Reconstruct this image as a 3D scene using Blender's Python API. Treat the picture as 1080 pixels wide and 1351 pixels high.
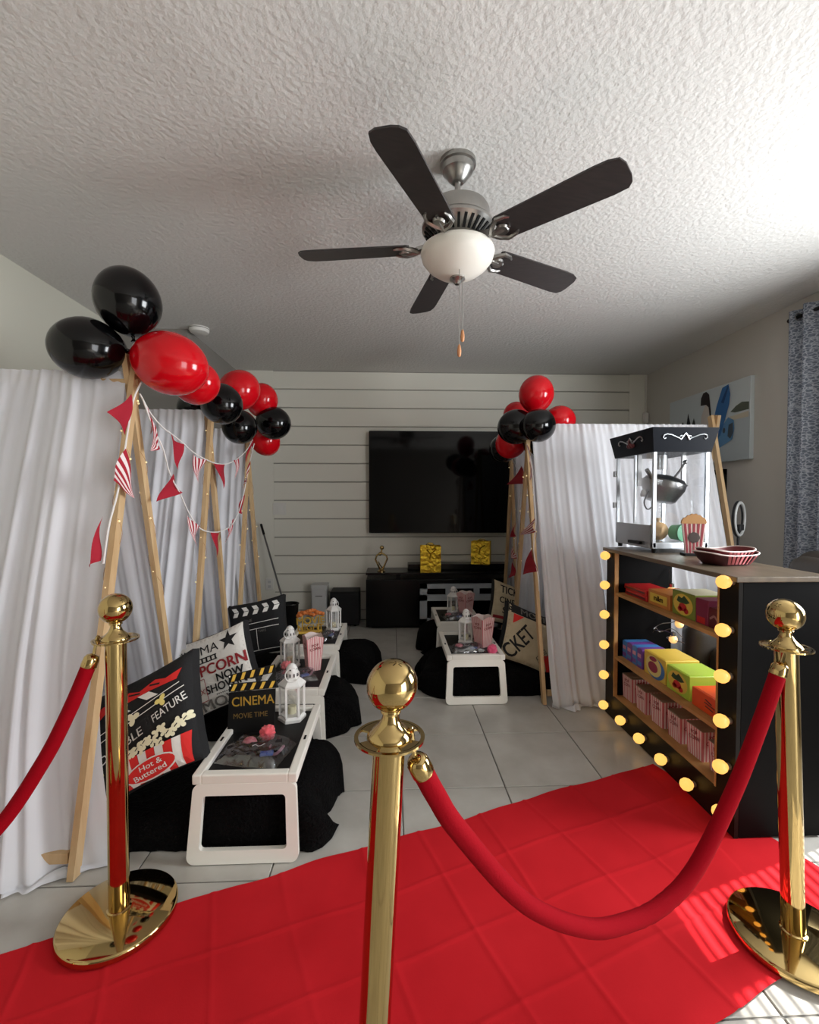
import bpy, bmesh, math, random
from mathutils import Vector, Matrix, noise, geometry

# ---------------------------------------------------------------- clear
for o in list(bpy.data.objects): bpy.data.objects.remove(o)
SC = bpy.context.scene
COL = SC.collection
PI = math.pi
random.seed(7)

# ---------------------------------------------------------------- camera
cam_d = bpy.data.cameras.new('camera'); cam = bpy.data.objects.new('camera', cam_d); COL.objects.link(cam)
cam_d.sensor_fit = 'HORIZONTAL'; cam_d.sensor_width = 36.0; cam_d.lens = 20.0
cam_d.clip_start = 0.02; cam_d.clip_end = 60
cam.location = (0, 0, 1.28)
cam.rotation_euler = (PI/2 - math.atan(16.5/600), 0, -math.atan(24/600))
SC.camera = cam

# ---------------------------------------------------------------- world, sun, window daylight, exposure
W = bpy.data.worlds.new('daylight'); SC.world = W; W.use_nodes = True
W.node_tree.nodes['Background'].inputs[0].default_value = (0.80, 0.90, 1.0, 1)
W.node_tree.nodes['Background'].inputs[1].default_value = 1.6
sd = bpy.data.lights.new('sun', 'SUN'); sun = bpy.data.objects.new('sun', sd); COL.objects.link(sun)
sd.energy = 20.0; sd.color = (1.0, 0.95, 0.88); sd.angle = 0.006
sun.rotation_euler = Vector((-1.0, -0.30, -1.07)).to_track_quat('-Z', 'Y').to_euler()
def area(name, loc, direction, sx, sy, watts, color):
    d = bpy.data.lights.new(name, 'AREA'); o = bpy.data.objects.new(name, d); COL.objects.link(o)
    d.shape = 'RECTANGLE'; d.size = sx; d.size_y = sy; d.energy = watts; d.color = color
    o.location = loc; o.rotation_euler = Vector(direction).to_track_quat('-Z', 'Y').to_euler()
    return o
area('window_daylight', (2.735, 1.43, 1.52), (-1, 0, 0.0), 0.94, 1.16, 88, (0.93, 0.97, 1.0))  # area lamp standing in for daylight through the added, unseen window
area('glass_door_daylight', (2.735, -1.60, 1.06), (-1, 0, 0.0), 1.86, 1.98, 88, (0.97, 0.98, 1.0))  # area lamp for daylight through the added, unseen glass door
SC.view_settings.view_transform = 'Standard'; SC.view_settings.look = 'None'
SC.view_settings.exposure = -0.08; SC.view_settings.gamma = 1.0
SC.view_settings.use_curve_mapping = False

# ---------------------------------------------------------------- materials
def lin(c):
    return tuple((v/12.92 if v <= 0.04045 else ((v+0.055)/1.055)**2.4) for v in (c[0]/255, c[1]/255, c[2]/255))
MATS = {}
def mat(name, rgb, rough=0.6, metal=0.0, bump=None, var=None, sheen=0.0, coat=0.0, trans=0.0, emit=None, spec=0.5, stretch=None):
    """rgb sRGB 0..255; bump=(scale,strength,dist); var=(scale, rgb2, detail)."""
    if name in MATS: return MATS[name]
    m = bpy.data.materials.new(name); m.use_nodes = True; nt = m.node_tree; N = nt.nodes; L = nt.links
    b = N['Principled BSDF']; c = lin(rgb)
    b.inputs['Base Color'].default_value = (*c, 1); b.inputs['Roughness'].default_value = rough
    b.inputs['Metallic'].default_value = metal; b.inputs['Specular IOR Level'].default_value = spec
    if sheen: b.inputs['Sheen Weight'].default_value = sheen
    if coat: b.inputs['Coat Weight'].default_value = coat; b.inputs['Coat Roughness'].default_value = 0.06
    if trans: b.inputs['Transmission Weight'].default_value = trans
    if emit: b.inputs['Emission Color'].default_value = (*lin(emit[0]), 1); b.inputs['Emission Strength'].default_value = emit[1]
    vec = None
    if bump or var:
        tc = N.new('ShaderNodeTexCoord'); vec = tc.outputs['Object']
        if stretch:
            mp = N.new('ShaderNodeMapping'); mp.inputs['Scale'].default_value = stretch
            L.new(vec, mp.inputs['Vector']); vec = mp.outputs['Vector']
    if var:
        n = N.new('ShaderNodeTexNoise'); n.inputs['Scale'].default_value = var[0]; n.inputs['Detail'].default_value = var[2] if len(var) > 2 else 4
        L.new(vec, n.inputs['Vector'])
        r = N.new('ShaderNodeValToRGB'); r.color_ramp.elements[0].position = 0.35; r.color_ramp.elements[1].position = 0.68
        r.color_ramp.elements[0].color = (*c, 1); r.color_ramp.elements[1].color = (*lin(var[1]), 1)
        L.new(n.outputs['Fac'], r.inputs['Fac']); L.new(r.outputs['Color'], b.inputs['Base Color'])
    if bump:
        n2 = N.new('ShaderNodeTexNoise'); n2.inputs['Scale'].default_value = bump[0]; n2.inputs['Detail'].default_value = 3
        L.new(vec, n2.inputs['Vector'])
        bp = N.new('ShaderNodeBump'); bp.inputs['Strength'].default_value = bump[1]; bp.inputs['Distance'].default_value = bump[2]
        L.new(n2.outputs['Fac'], bp.inputs['Height']); L.new(bp.outputs['Normal'], b.inputs['Normal'])
    MATS[name] = m
    return m
def mix_mat(name, kind, fac, rgb, rough=0.05, tint=(255, 255, 255)):
    """thin clear glass / plastic ('clear') or translucent cloth ('cloth')."""
    m = bpy.data.materials.new(name); m.use_nodes = True; nt = m.node_tree; N = nt.nodes; L = nt.links
    out = N['Material Output']; N.remove(N['Principled BSDF'])
    mx = N.new('ShaderNodeMixShader'); mx.inputs[0].default_value = fac
    if kind == 'clear':
        a = N.new('ShaderNodeBsdfTransparent'); a.inputs[0].default_value = (*lin(tint), 1)
        b = N.new('ShaderNodeBsdfGlossy'); b.inputs['Roughness'].default_value = rough
    else:
        a = N.new('ShaderNodeBsdfDiffuse'); a.inputs[0].default_value = (*lin(rgb), 1)
        b = N.new('ShaderNodeBsdfTranslucent')
    b.inputs[0].default_value = (*lin(rgb), 1)
    L.new(a.outputs[0], mx.inputs[1]); L.new(b.outputs[0], mx.inputs[2]); L.new(mx.outputs[0], out.inputs['Surface'])
    MATS[name] = m
    return m
M_wall = mat('wall_paint', (222, 218, 208), 0.75, bump=(120, 0.12, 0.004))
M_wall_grey = mat('wall_paint_grey', (176, 172, 164), 0.75, bump=(120, 0.12, 0.004))
M_left = mat('left_wall_paint', (206, 204, 190), 0.75, bump=(120, 0.12, 0.004))
M_ship = mat('shiplap_paint', (228, 226, 214), 0.6, bump=(60, 0.05, 0.003))
M_ceil = mat('ceiling_knockdown', (212, 210, 206), 0.85, bump=(48, 0.42, 0.013))
M_grout = mat('grout', (112, 110, 106), 0.9)
M_tile = mat('floor_tile', (170, 166, 158), 0.30, var=(5.5, (188, 185, 178), 8))
M_trim = mat('white_trim', (225, 223, 217), 0.45)
M_tvblk = mat('tv_black', (4, 4, 5), 0.07, spec=0.22)
M_black = mat('black_gloss', (6, 6, 7), 0.25, spec=0.3)
M_blackm = mat('black_matt', (10, 9, 9), 0.55, spec=0.3)
M_dark = mat('dark_gap', (3, 3, 3), 0.9)
M_gold = mat('polished_brass', (192, 166, 112), 0.06, 1.0)
M_goldf = mat('gold_foil', (224, 190, 62), 0.24, 1.0, bump=(28, 0.6, 0.02))
M_red = mat('red_carpet', (192, 30, 38), 0.95, bump=(300, 0.15, 0.002), var=(3.0, (180, 24, 32), 5), spec=0.12)
M_rope = mat('velvet_rope', (146, 3, 20), 0.85, spec=0.1, bump=(220, 0.3, 0.003))
M_bred = mat('red_latex', (196, 8, 22), 0.13, spec=0.45)
M_bblk = mat('black_latex', (4, 4, 5), 0.12, spec=0.4)
M_wood = mat('pine', (206, 176, 134), 0.6, var=(9, (190, 154, 110), 6), stretch=(3, 3, 0.35))
M_woodr = mat('pine_edge', (190, 142, 84), 0.6, var=(14, (160, 114, 62), 6), stretch=(1, 0.3, 1))
M_cloth = mix_mat('white_voile', 'cloth', 0.30, (238, 238, 242))
M_fur = mat('black_faux_fur', (9, 8, 8), 0.95, bump=(90, 1.0, 0.02), spec=0.1)
M_tray = mat('white_lacquer', (236, 232, 222), 0.35)
M_lant = mat('white_metal', (228, 226, 222), 0.4)
M_glass = mix_mat('clear_glass', 'clear', 0.10, (255, 255, 255), 0.03)
M_plastic = mix_mat('clear_plastic', 'clear', 0.15, (255, 255, 255), 0.18, (236, 234, 240))
M_nick = mat('brushed_nickel', (164, 162, 158), 0.32, 1.0)
M_blade = mat('fan_blade_wood', (44, 40, 40), 0.42, var=(18, (54, 48, 47), 5), stretch=(1, 6, 1))
M_bowl = mat('frosted_bowl', (226, 222, 212), 0.35)
M_padb = mat('cushion_black', (16, 16, 18), 0.85, bump=(160, 0.3, 0.003))
M_padw = mat('cushion_white', (226, 222, 214), 0.85, bump=(160, 0.3, 0.003))
M_padbeige = mat('cushion_beige', (196, 182, 152), 0.85, bump=(160, 0.3, 0.003), var=(20, (182, 166, 136), 5))
M_pr_white = mat('print_white', (232, 230, 224), 0.8)
M_pr_cream = mat('print_cream', (236, 230, 196), 0.8)
M_pr_yel = mat('print_yellow', (238, 222, 132), 0.8)
M_pr_red = mat('print_red', (214, 38, 34), 0.8)
M_pr_maroon = mat('print_maroon', (148, 34, 40), 0.8)
M_pr_black = mat('print_black', (20, 19, 20), 0.8)
M_pr_grey = mat('print_grey', (108, 104, 98), 0.8)
M_pr_gold = mat('print_gold', (232, 188, 74), 0.6)
M_pink = mat('popcorn_pink', (206, 116, 120), 0.7)
M_pinkw = mat('popcorn_white', (232, 214, 208), 0.7)
M_kraft = mat('kraft_card', (150, 128, 106), 0.8)
M_flag = mat('flag_red', (160, 18, 40), 0.85)
M_flagw = mat('flag_white', (228, 214, 212), 0.85)
M_cord = mat('cotton_cord', (226, 222, 218), 0.85)
M_fairy = mat('fairy_bulb', (200, 180, 140), 0.3, emit=((255, 226, 170), 0.9))
M_bulb = mat('warm_bulb', (110, 84, 52), 0.4, emit=((255, 190, 95), 1.4))
M_bulbdim = mat('warm_bulb_side', (255, 214, 160), 0.4, emit=((255, 190, 110), 1.0))
M_leather = mat('brown_leather', (60, 54, 48), 0.42, bump=(60, 0.25, 0.004))
M_alu = mat('aluminium', (196, 200, 204), 0.35, 1.0)
M_steel = mat('steel', (150, 150, 150), 0.28, 1.0)
M_navy = mat('header_black', (12, 15, 22), 0.4, spec=0.06)
M_grey = mat('grey_plastic', (198, 198, 196), 0.5)

# ---------------------------------------------------------------- geometry helpers
class MB:
    def __init__(s): s.v = []; s.f = []; s.m = []
    def add(s, vs, fs, mi=0, M=None):
        o = len(s.v)
        s.v += [tuple(M @ Vector(p)) if M else tuple(p) for p in vs]
        for f in fs: s.f.append(tuple(i+o for i in f)); s.m.append(mi)
        return s
    def box(s, c, d, mi=0, M=None):
        x, y, z = c; a, b, e = d[0]/2, d[1]/2, d[2]/2
        return s.add([(x-a,y-b,z-e),(x+a,y-b,z-e),(x+a,y+b,z-e),(x-a,y+b,z-e),(x-a,y-b,z+e),(x+a,y-b,z+e),(x+a,y+b,z+e),(x-a,y+b,z+e)],
                     [(3,2,1,0),(4,5,6,7),(0,1,5,4),(1,2,6,5),(2,3,7,6),(3,0,4,7)], mi, M)
    def bevel_box(s, c, d, r, mi=0, M=None, n=3):
        bm = bmesh.new(); bmesh.ops.create_cube(bm, size=1)
        for v in bm.verts: v.co = Vector((v.co.x*d[0], v.co.y*d[1], v.co.z*d[2]))
        bmesh.ops.bevel(bm, geom=list(bm.edges), offset=min(r, min(d)*0.49), segments=n, affect='EDGES', profile=0.5)
        for v in bm.verts: v.co += Vector(c)
        bm.verts.index_update()
        s.add([v.co[:] for v in bm.verts], [[v.index for v in f.verts] for f in bm.faces], mi, M); bm.free()
        return s
    def beam(s, a, b, w, h=None, up=(0, 0, 1), mi=0, M=None):
        a, b = Vector(a), Vector(b); h = h or w; d = (b-a).normalized(); u = Vector(up)
        if abs(d.dot(u)) > 0.98: u = Vector((1, 0, 0))
        x = d.cross(u).normalized(); y = x.cross(d)
        vs = [p + x*sx*w/2 + y*sy*h/2 for p in (a, b) for sx, sy in ((-1,-1),(1,-1),(1,1),(-1,1))]
        return s.add(vs, [(3,2,1,0),(4,5,6,7),(0,1,5,4),(1,2,6,5),(2,3,7,6),(3,0,4,7)], mi, M)
    def lathe(s, prof, n=24, c=(0,0,0), mi=0, M=None, cap=True):
        vs = []; fs = []
        for r, z in prof:
            for k in range(n):
                a = 2*PI*k/n; vs.append((c[0]+r*math.cos(a), c[1]+r*math.sin(a), c[2]+z))
        for i in range(len(prof)-1):
            for k in range(n):
                j = (k+1) % n; fs.append((i*n+k, i*n+j, (i+1)*n+j, (i+1)*n+k))
        if cap:
            if prof[0][0] > 1e-5: fs.append(tuple(range(n-1, -1, -1)))
            if prof[-1][0] > 1e-5: fs.append(tuple(range((len(prof)-1)*n, len(prof)*n)))
        return s.add(vs, fs, mi, M)
    def tube(s, path, r, n=8, mi=0, M=None, closed=False, radii=None):
        P = [Vector(p) for p in path]; vs = []; fs = []; up = Vector((0.13, 0.21, 1)).normalized(); m = len(P)
        for i, p in enumerate(P):
            if closed: t = (P[(i+1) % m] - P[i-1]).normalized()
            else: t = (P[min(i+1, m-1)] - P[max(i-1, 0)]).normalized()
            if i == 0: x = t.cross(up).normalized() if abs(t.dot(up)) < 0.99 else t.cross(Vector((1, 0, 0))).normalized()
            else: x = (x - t*x.dot(t)).normalized()
            y = t.cross(x); rr = radii[i] if radii else r
            for k in range(n):
                a = 2*PI*k/n; vs.append(p + x*math.cos(a)*rr + y*math.sin(a)*rr)
        for i in range(m if closed else m-1):
            for k in range(n):
                j = (k+1) % n; q = (i+1) % m; fs.append((i*n+k, i*n+j, q*n+j, q*n+k))
        if not closed: fs.append(tuple(range(n-1, -1, -1))); fs.append(tuple(range((m-1)*n, m*n)))
        return s.add(vs, fs, mi, M)
    def prism(s, pts, z0, z1, mi=0, M=None):
        n = len(pts); a = sum(pts[i][0]*pts[(i+1)%n][1]-pts[(i+1)%n][0]*pts[i][1] for i in range(n))
        if a < 0: pts = pts[::-1]
        vs = [(x, y, z0) for x, y in pts] + [(x, y, z1) for x, y in pts]
        tri = geometry.tessellate_polygon([[Vector((x, y, 0)) for x, y in pts]])
        fs = []
        for t in tri:
            ax, bx_, cx = (pts[i] for i in t)
            if (bx_[0]-ax[0])*(cx[1]-ax[1]) - (bx_[1]-ax[1])*(cx[0]-ax[0]) < 0: t = t[::-1]
            fs.append(tuple(t[::-1])); fs.append(tuple(i+n for i in t))
        fs += [(i, (i+1) % n, (i+1) % n + n, i+n) for i in range(n)]
        return s.add(vs, fs, mi, M)
    def ring_prism(s, outer, inner, z0, z1, mi=0, M=None):
        n = len(outer); vs = [(x, y, z) for L_, z in ((outer, z0), (inner, z0), (outer, z1), (inner, z1)) for x, y in L_]; fs = []
        for i in range(n):
            j = (i+1) % n
            fs += [(i, n+i, n+j, j), (2*n+i, 2*n+j, 3*n+j, 3*n+i), (i, j, 2*n+j, 2*n+i), (n+i, 3*n+i, 3*n+j, n+j)]
        return s.add(vs, fs, mi, M)
    def grid(s, fn, nu, nv, mi=0, M=None, wrap=False):
        vs = [fn(i/nu, j/nv) for j in range(nv+1) for i in range(nu+1)]
        fs = [(j*(nu+1)+i, j*(nu+1)+i+1, (j+1)*(nu+1)+i+1, (j+1)*(nu+1)+i) for j in range(nv) for i in range(nu)]
        return s.add(vs, fs, mi, M)
    def sphere(s, c, r, n=20, m=12, mi=0, M=None, sx=1, sy=1, sz=1):
        return s.lathe([(r*math.sin(PI*i/m) if 0 < i < m else 0.0002, -r*math.cos(PI*i/m)*sz) for i in range(m+1)], n, c, mi, M)
def obj(name, mb, m, parent=None, smooth=False, loc=None, angle=40):
    me = bpy.data.meshes.new(name); me.from_pydata(mb.v, [], mb.f)
    ms = m if isinstance(m, (list, tuple)) else [m]
    for q in ms: me.materials.append(q)
    if len(ms) > 1: me.polygons.foreach_set('material_index', mb.m)
    me.validate(); me.update()
    if smooth:
        me.polygons.foreach_set('use_smooth', [True]*len(me.polygons))
        try: me.set_sharp_from_angle(angle=math.radians(angle))
        except Exception: pass
    o = bpy.data.objects.new(name, me); COL.objects.link(o)
    if parent: o.parent = parent
    if loc: o.location = loc
    return o
def tag(o, label, cat, group=None):
    o['label'] = label; o['category'] = cat
    if group: o['group'] = group
    return o
def thing(name, label, cat, loc=(0, 0, 0), rz=0, group=None):
    o = bpy.data.objects.new(name, None); COL.objects.link(o); o.location = loc; o.rotation_euler = (0, 0, rz)
    o.empty_display_size = 0.05
    return tag(o, label, cat, group)
def struct(name, mb, m, smooth=False):
    o = obj(name, mb, m, None, smooth); o['kind'] = 'structure'; return o
def inst(src, name, parent, loc=(0,0,0), rot=None):
    o = bpy.data.objects.new(name, src.data if hasattr(src, 'data') else src); COL.objects.link(o); o.parent = parent; o.location = loc
    if rot: o.rotation_euler = rot
    return o
def copy_thing(root, loc, rz, label, group=None):
    def cp(o, par):
        c = o.copy(); COL.objects.link(c); c.parent = par
        for ch in list(kids.get(o, [])): cp(ch, c)
        return c
    kids = {}
    for o in list(bpy.data.objects):
        if o.parent: kids.setdefault(o.parent, []).append(o)
    r = cp(root, None); r.location = loc; r.rotation_euler = (0, 0, rz); r['label'] = label
    if group: r['group'] = group
    return r
_txt = {}
def text_geo(body, size=1.0, bold=0.0, space=1.0):
    k = (body, space)
    if k not in _txt:
        cu = bpy.data.curves.new('lettering', 'FONT'); cu.body = body; cu.size = 1.0; cu.align_x = 'CENTER'; cu.align_y = 'CENTER'
        cu.resolution_u = 3; cu.space_character = space
        ob = bpy.data.objects.new('lettering', cu); COL.objects.link(ob)
        me = bpy.data.meshes.new_from_object(ob.evaluated_get(bpy.context.evaluated_depsgraph_get()))
        vs = [v.co[:] for v in me.vertices]; fs = [tuple(p.vertices) for p in me.polygons]
        bpy.data.objects.remove(ob); bpy.data.curves.remove(cu); bpy.data.meshes.remove(me)
        _txt[k] = (vs, fs)
    vs, fs = _txt[k]
    if bold <= 0: return [(x*size, y*size, 0) for x, y, z in vs], fs
    V = []; Fc = []
    for dx, dy in ((-1, -0.5), (1, -0.5), (-1, 0.5), (1, 0.5)):
        o = len(V); V += [((x+dx*bold*1.3)*size, (y+dy*bold*1.3)*size, 0) for x, y, z in vs]; Fc += [tuple(i+o for i in f) for f in fs]
    return V, Fc
def text_mb(mb, body, size, M, bold=0.0, mi=0, space=1.0, sx=1.0):
    vs, fs = text_geo(body, size, bold, space); mb.add([(x*sx, y, 0) for x, y, z in vs], fs, mi, M); return mb
def frame_matrix(o, x, y):
    """columns: x dir, y dir, normal; origin o"""
    x = Vector(x).normalized(); y = Vector(y).normalized(); z = x.cross(y)
    return Matrix(((x.x, y.x, z.x, o[0]), (x.y, y.y, z.y, o[1]), (x.z, y.z, z.z, o[2]), (0, 0, 0, 1)))
def rrect(w0, w1, h, r, n=4, z0=0.0):
    """rounded trapezoid outline, w0 bottom width, w1 top width"""
    pts = []
    for cx, cy, a0 in ((w0/2-r, z0+r, -PI/2), (w1/2-r, z0+h-r, 0), (-w1/2+r, z0+h-r, PI/2), (-w0/2+r, z0+r, PI)):
        for k in range(n+1):
            a = a0 + PI/2*k/n; pts.append((cx+r*math.cos(a), cy+r*math.sin(a)))
    return pts

# ================================================================ the setting
HC = 2.62; XR = 2.75; YB = 4.82; XL = -2.13; YF = -2.6
fl = struct('floor', MB().box(((XR+XL)/2, (YB+YF)/2, -0.032), (XR-XL+0.3, YB-YF+0.3, 0.056)), M_grout)
ts = 0.4605; g = 0.0055
bmt = MB().bevel_box((0, 0, -0.005), (ts-g, ts-g, 0.010), 0.0018, n=1)
tile_src = None
i0 = math.floor((XL-0.045)/ts); i1 = math.ceil((XR-0.045)/ts)
j0 = math.floor((YF-1.975)/ts); j1 = math.ceil((YB-1.975)/ts)
for i in range(i0, i1):
    for j in range(j0, j1):
        xa, xb_ = max(0.045+i*ts, XL), min(0.045+(i+1)*ts, XR); ya, yb_ = max(1.975+j*ts, YF), min(1.975+(j+1)*ts, YB)
        if xb_-xa < 0.02 or yb_-ya < 0.02: continue
        full = xb_-xa > ts-1e-4 and yb_-ya > ts-1e-4
        c = ((xa+xb_)/2, (ya+yb_)/2, 0)
        if full and tile_src:
            o = inst(tile_src, 'tile', fl, c)
        elif full:
            o = tile_src = obj('tile', bmt, M_tile, fl, loc=c)
        else:
            o = obj('tile', MB().bevel_box((0, 0, -0.005), (xb_-xa-g, yb_-ya-g, 0.010), 0.0018, n=1), M_tile, fl, loc=c)
struct('ceiling', MB().box(((XR+XL)/2, (YB+YF)/2, HC+0.05), (XR-XL+0.4, YB-YF+0.4, 0.1)), M_ceil)
wb = struct('wall_back', MB().box(((XR+XL)/2, YB+0.07, HC/2), (XR-XL+0.4, 0.10, HC)), M_wall_grey)
obj('wall_margin', MB().box((-1.415, YB+0.010, HC/2), (0.37, 0.02, HC)), M_ship, wb)
obj('wall_margin', MB().box((2.652, YB+0.010, HC/2), (0.195, 0.02, HC)), M_ship, wb)
zs = [HC] + [2.431-0.1935*k for k in range(13)]
zs = [z for z in zs if z > 0.05] + [0.0]
for a, b in zip(zs[:-1], zs[1:]):
    gap = 0.012
    obj('plank', MB().bevel_box((0.662, YB+0.010, (a+b)/2), (3.784, 0.02, a-b-gap), 0.002, n=1), M_ship, wb)
struct('baseboard_back', MB().bevel_box((-0.95, YB-0.007, 0.04), (1.2, 0.014, 0.08), 0.003), M_trim)
# left wall and the closet block that steps out of it
struct('wall_left', MB().box((XL-0.06, (3.68+YF)/2, HC/2), (0.12, 3.68-YF, HC)), M_left)
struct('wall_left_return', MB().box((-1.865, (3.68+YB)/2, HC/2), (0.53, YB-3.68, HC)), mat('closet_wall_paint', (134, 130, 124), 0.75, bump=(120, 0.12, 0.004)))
struct('wall_front', MB().box(((XR+XL)/2, YF-0.06, HC/2), (XR-XL+0.3, 0.12, HC)), mat('front_wall_paint', (132, 126, 118), 0.75))
# right wall; unseen window and rear glass door added to explain the daylight
wr = MB()
def wall_x(y0, y1, z0, z1): wr.box((XR+0.075, (y0+y1)/2, (z0+z1)/2), (0.15, y1-y0, z1-z0))
wall_x(YF, -2.55, 0, HC); wall_x(-2.55, -0.65, 2.05, HC); wall_x(-0.65, 0.95, 0, HC)
wall_x(0.95, 2.5, 0, 0.9); wall_x(0.95, 2.5, 2.2, HC); wall_x(2.5, YB+0.1, 0, HC)
struct('wall_right', wr, mat('right_wall_paint', (204, 200, 192), 0.75, bump=(120, 0.12, 0.004)))
def window(name, y0, y1, z0, z1, blinds):
    f = MB(); t = 0.05; X = XR+0.11
    for (a, b, c, d) in ((y0, y1, z0, z0+t), (y0, y1, z1-t, z1), (y0, y0+t, z0, z1), (y1-t, y1, z0, z1), ((y0+y1)/2-t/2, (y0+y1)/2+t/2, z0, z1)):
        f.box((X, (a+b)/2, (c+d)/2), (0.05, b-a, d-c))
    w = struct(name, f, M_trim)
    ym = (y0+y1)/2
    for a, b in ((y0+t, ym-t/2), (ym+t/2, y1-t)):
        obj('pane', MB().box((X, (a+b)/2, (z0+z1)/2), (0.004, b-a, z1-z0-2*t)), M_glass, w)
    if blinds:
        src = None; Mx = Matrix.Rotation(math.radians(-24), 4, 'Y')
        obj('sill', MB().bevel_box((XR-0.005, ym, z0-0.012), (0.12, y1-y0+0.08, 0.024), 0.004), M_trim, w)
        k = 0; z = z0+0.03
        while z < z1-0.03:
            if src: inst(src, 'blind_slat', w, (XR+0.045, ym, z))
            else: src = obj('blind_slat', MB().box((0, 0, 0), (0.034, y1-y0-0.03, 0.0014), M=Mx), M_trim, w, loc=(XR+0.045, ym, z))
            z += 0.046
    return w
window('window_1', 0.95, 2.5, 0.9, 2.2, True)
window('window_2', -2.55, -0.65, 0.0, 2.05, False)

# red carpet runner
t = MB(); F = Vector((1.26, 2.118)); D = Vector((0.9425, 0.3342)); Nn = Vector((0.3342, -0.9425)); LEN = 4.3; WID = 0.86
def carp(u, v):
    s = -u*LEN; w = v*WID + 0.006*math.sin(u*31)+0.004*math.sin(u*77+1)
    p = F + D*s + Nn*w
    z = 0.004
    def crease(d, wd, h): return h*math.exp(-(d/wd)**2)
    wob = 0.012*math.sin(u*23)+0.006*math.sin(u*61)
    for k in (0.215, 0.43, 0.645): z += crease(w-k-wob*0.4, 0.006, 0.0030)
    for k in range(1, 18): z += crease(-s-0.245*k-0.01*math.sin(v*5+k)-0.02*math.sin(v*2.1+k*3), 0.007, 0.0036*(0.4+0.6*abs(math.sin(k*2.7))))
    z += 0.0035*(noise.noise((p.x*3, p.y*3, 0.3))+0.5) + 0.002*(noise.noise((p.x*11, p.y*11, 2))+0.5)
    if p.x > 1.2: z = 0.004
    return (p.x, p.y, z)
t.grid(carp, 640, 130)
tag(obj('red_carpet', t, M_red, smooth=True, angle=180), 'creased red fabric carpet runner lying across the tiled floor', 'carpet')

# ================================================================ ceiling fan
fx, fy = 0.265, 1.835
fan = thing('ceiling_fan', 'five blade ceiling fan with brushed nickel housing and frosted bowl light', 'ceiling fan', (fx, fy, HC))
obj('canopy', MB().lathe([(0.072, 0), (0.072, -0.016), (0.064, -0.020), (0.060, -0.040), (0.052, -0.046), (0.040, -0.066), (0.026, -0.080), (0.020, -0.084)], 32), M_nick, fan, True)
obj('downrod', MB().lathe([(0.012, -0.07), (0.012, -0.155), (0.024, -0.158), (0.026, -0.175)], 16), M_nick, fan, True)
hs = obj('motor_housing', MB().lathe([(0.03, -0.165), (0.085, -0.170), (0.118, -0.185), (0.126, -0.20), (0.126, -0.240), (0.134, -0.246), (0.142, -0.256), (0.142, -0.266), (0.076, -0.322), (0.06, -0.33)], 48), M_nick, fan, True, angle=30)
for k in range(30):
    a = 2*PI*k/30; r0, z0, r1, z1 = 0.132, -0.2755, 0.094, -0.3078
    ca, sa = math.cos(a), math.sin(a)
    s_ = MB().beam((r0*ca, r0*sa, z0), (r1*ca, r1*sa, z1), 0.010, 0.006)
    obj('vent_slot', s_, M_dark, hs)
obj('light_fitter', MB().lathe([(0.06, -0.325), (0.075, -0.335), (0.075, -0.352), (0.05, -0.358)], 32), M_nick, fan, True)
obj('bowl_shade', MB().lathe([(0.128, -0.338), (0.142, -0.345), (0.147, -0.360), (0.140, -0.385), (0.118, -0.412), (0.085, -0.436), (0.045, -0.452), (0.018, -0.457), (0.001, -0.458)], 48), M_bowl, fan, True, angle=60)
obj('finial', MB().lathe([(0.030, -0.452), (0.031, -0.461), (0.022, -0.467), (0.016, -0.472), (0.010, -0.480), (0.001, -0.482)], 24), M_nick, fan, True)
bl_p = [(0.19, -0.052), (0.20, -0.058), (0.56, -0.068), (0.60, -0.066), (0.632, -0.055), (0.643, -0.030), (0.645, 0.02), (0.640, 0.045), (0.625, 0.062), (0.58, 0.066), (0.20, 0.058), (0.19, 0.052)]
for k in range(5):
    a = math.radians(-116.2 + 72*k)
    R = Matrix.Rotation(a, 4, 'Z') @ Matrix.Translation((0, 0, -0.335)) @ Matrix.Rotation(math.radians(-12), 4, 'X')
    b = obj('blade', MB().prism(bl_p, -0.003, 0.003, M=R), M_blade, fan)
    h = MB()
    R0 = Matrix.Rotation(a, 4, 'Z')
    h.beam((0.09, 0, -0.315), (0.165, 0, -0.338), 0.026, 0.014, M=R0)
    for sgn in (-1, 1):
        h.tube([(0.155, 0.0, -0.008), (0.178, 0.030*sgn, -0.008), (0.205, 0.050*sgn, -0.007), (0.238, 0.046*sgn, -0.006), (0.252, 0.036*sgn, -0.006)], 0.008, 6, M=R, radii=[0.010, 0.010, 0.009, 0.007, 0.004])
    h.tube([(0.15, 0.0, -0.008), (0.20, 0, -0.008), (0.235, 0, -0.007)], 0.009, 6, M=R, radii=[0.011, 0.012, 0.006])
    h.lathe([(0.022, -0.012), (0.026, -0.004), (0.02, 0.0)], 14, c=(0.205, 0, -0.004), M=R)
    obj('blade_bracket', h, M_nick, b, True)
for dx, dy, zl in ((0.018, -0.02, -0.665), (0.0, -0.055, -0.735)):
    c = obj('pull_chain', MB().tube([(dx, dy, -0.44), (dx, dy, zl)], 0.0016, 6), M_nick, fan)
    obj('pull_knob', MB().lathe([(0.002, zl), (0.006, zl-0.008), (0.0085, zl-0.028), (0.007, zl-0.045), (0.002, zl-0.050)], 12, c=(dx, dy, 0)), mat('pull_wood', (196, 136, 92), 0.5), c, True)
sm = thing('smoke_detector', 'round white smoke detector on ceiling above red balloons', 'smoke detector', (-1.50, 3.66, HC))
obj('housing', MB().lathe([(0.075, 0), (0.075, -0.016), (0.066, -0.034), (0.03, -0.042), (0.001, -0.043)], 32), M_trim, sm, True)
obj('vent_ring', MB().lathe([(0.0765, -0.008), (0.0765, -0.013)], 32, cap=False), M_pr_grey, sm, True)

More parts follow.
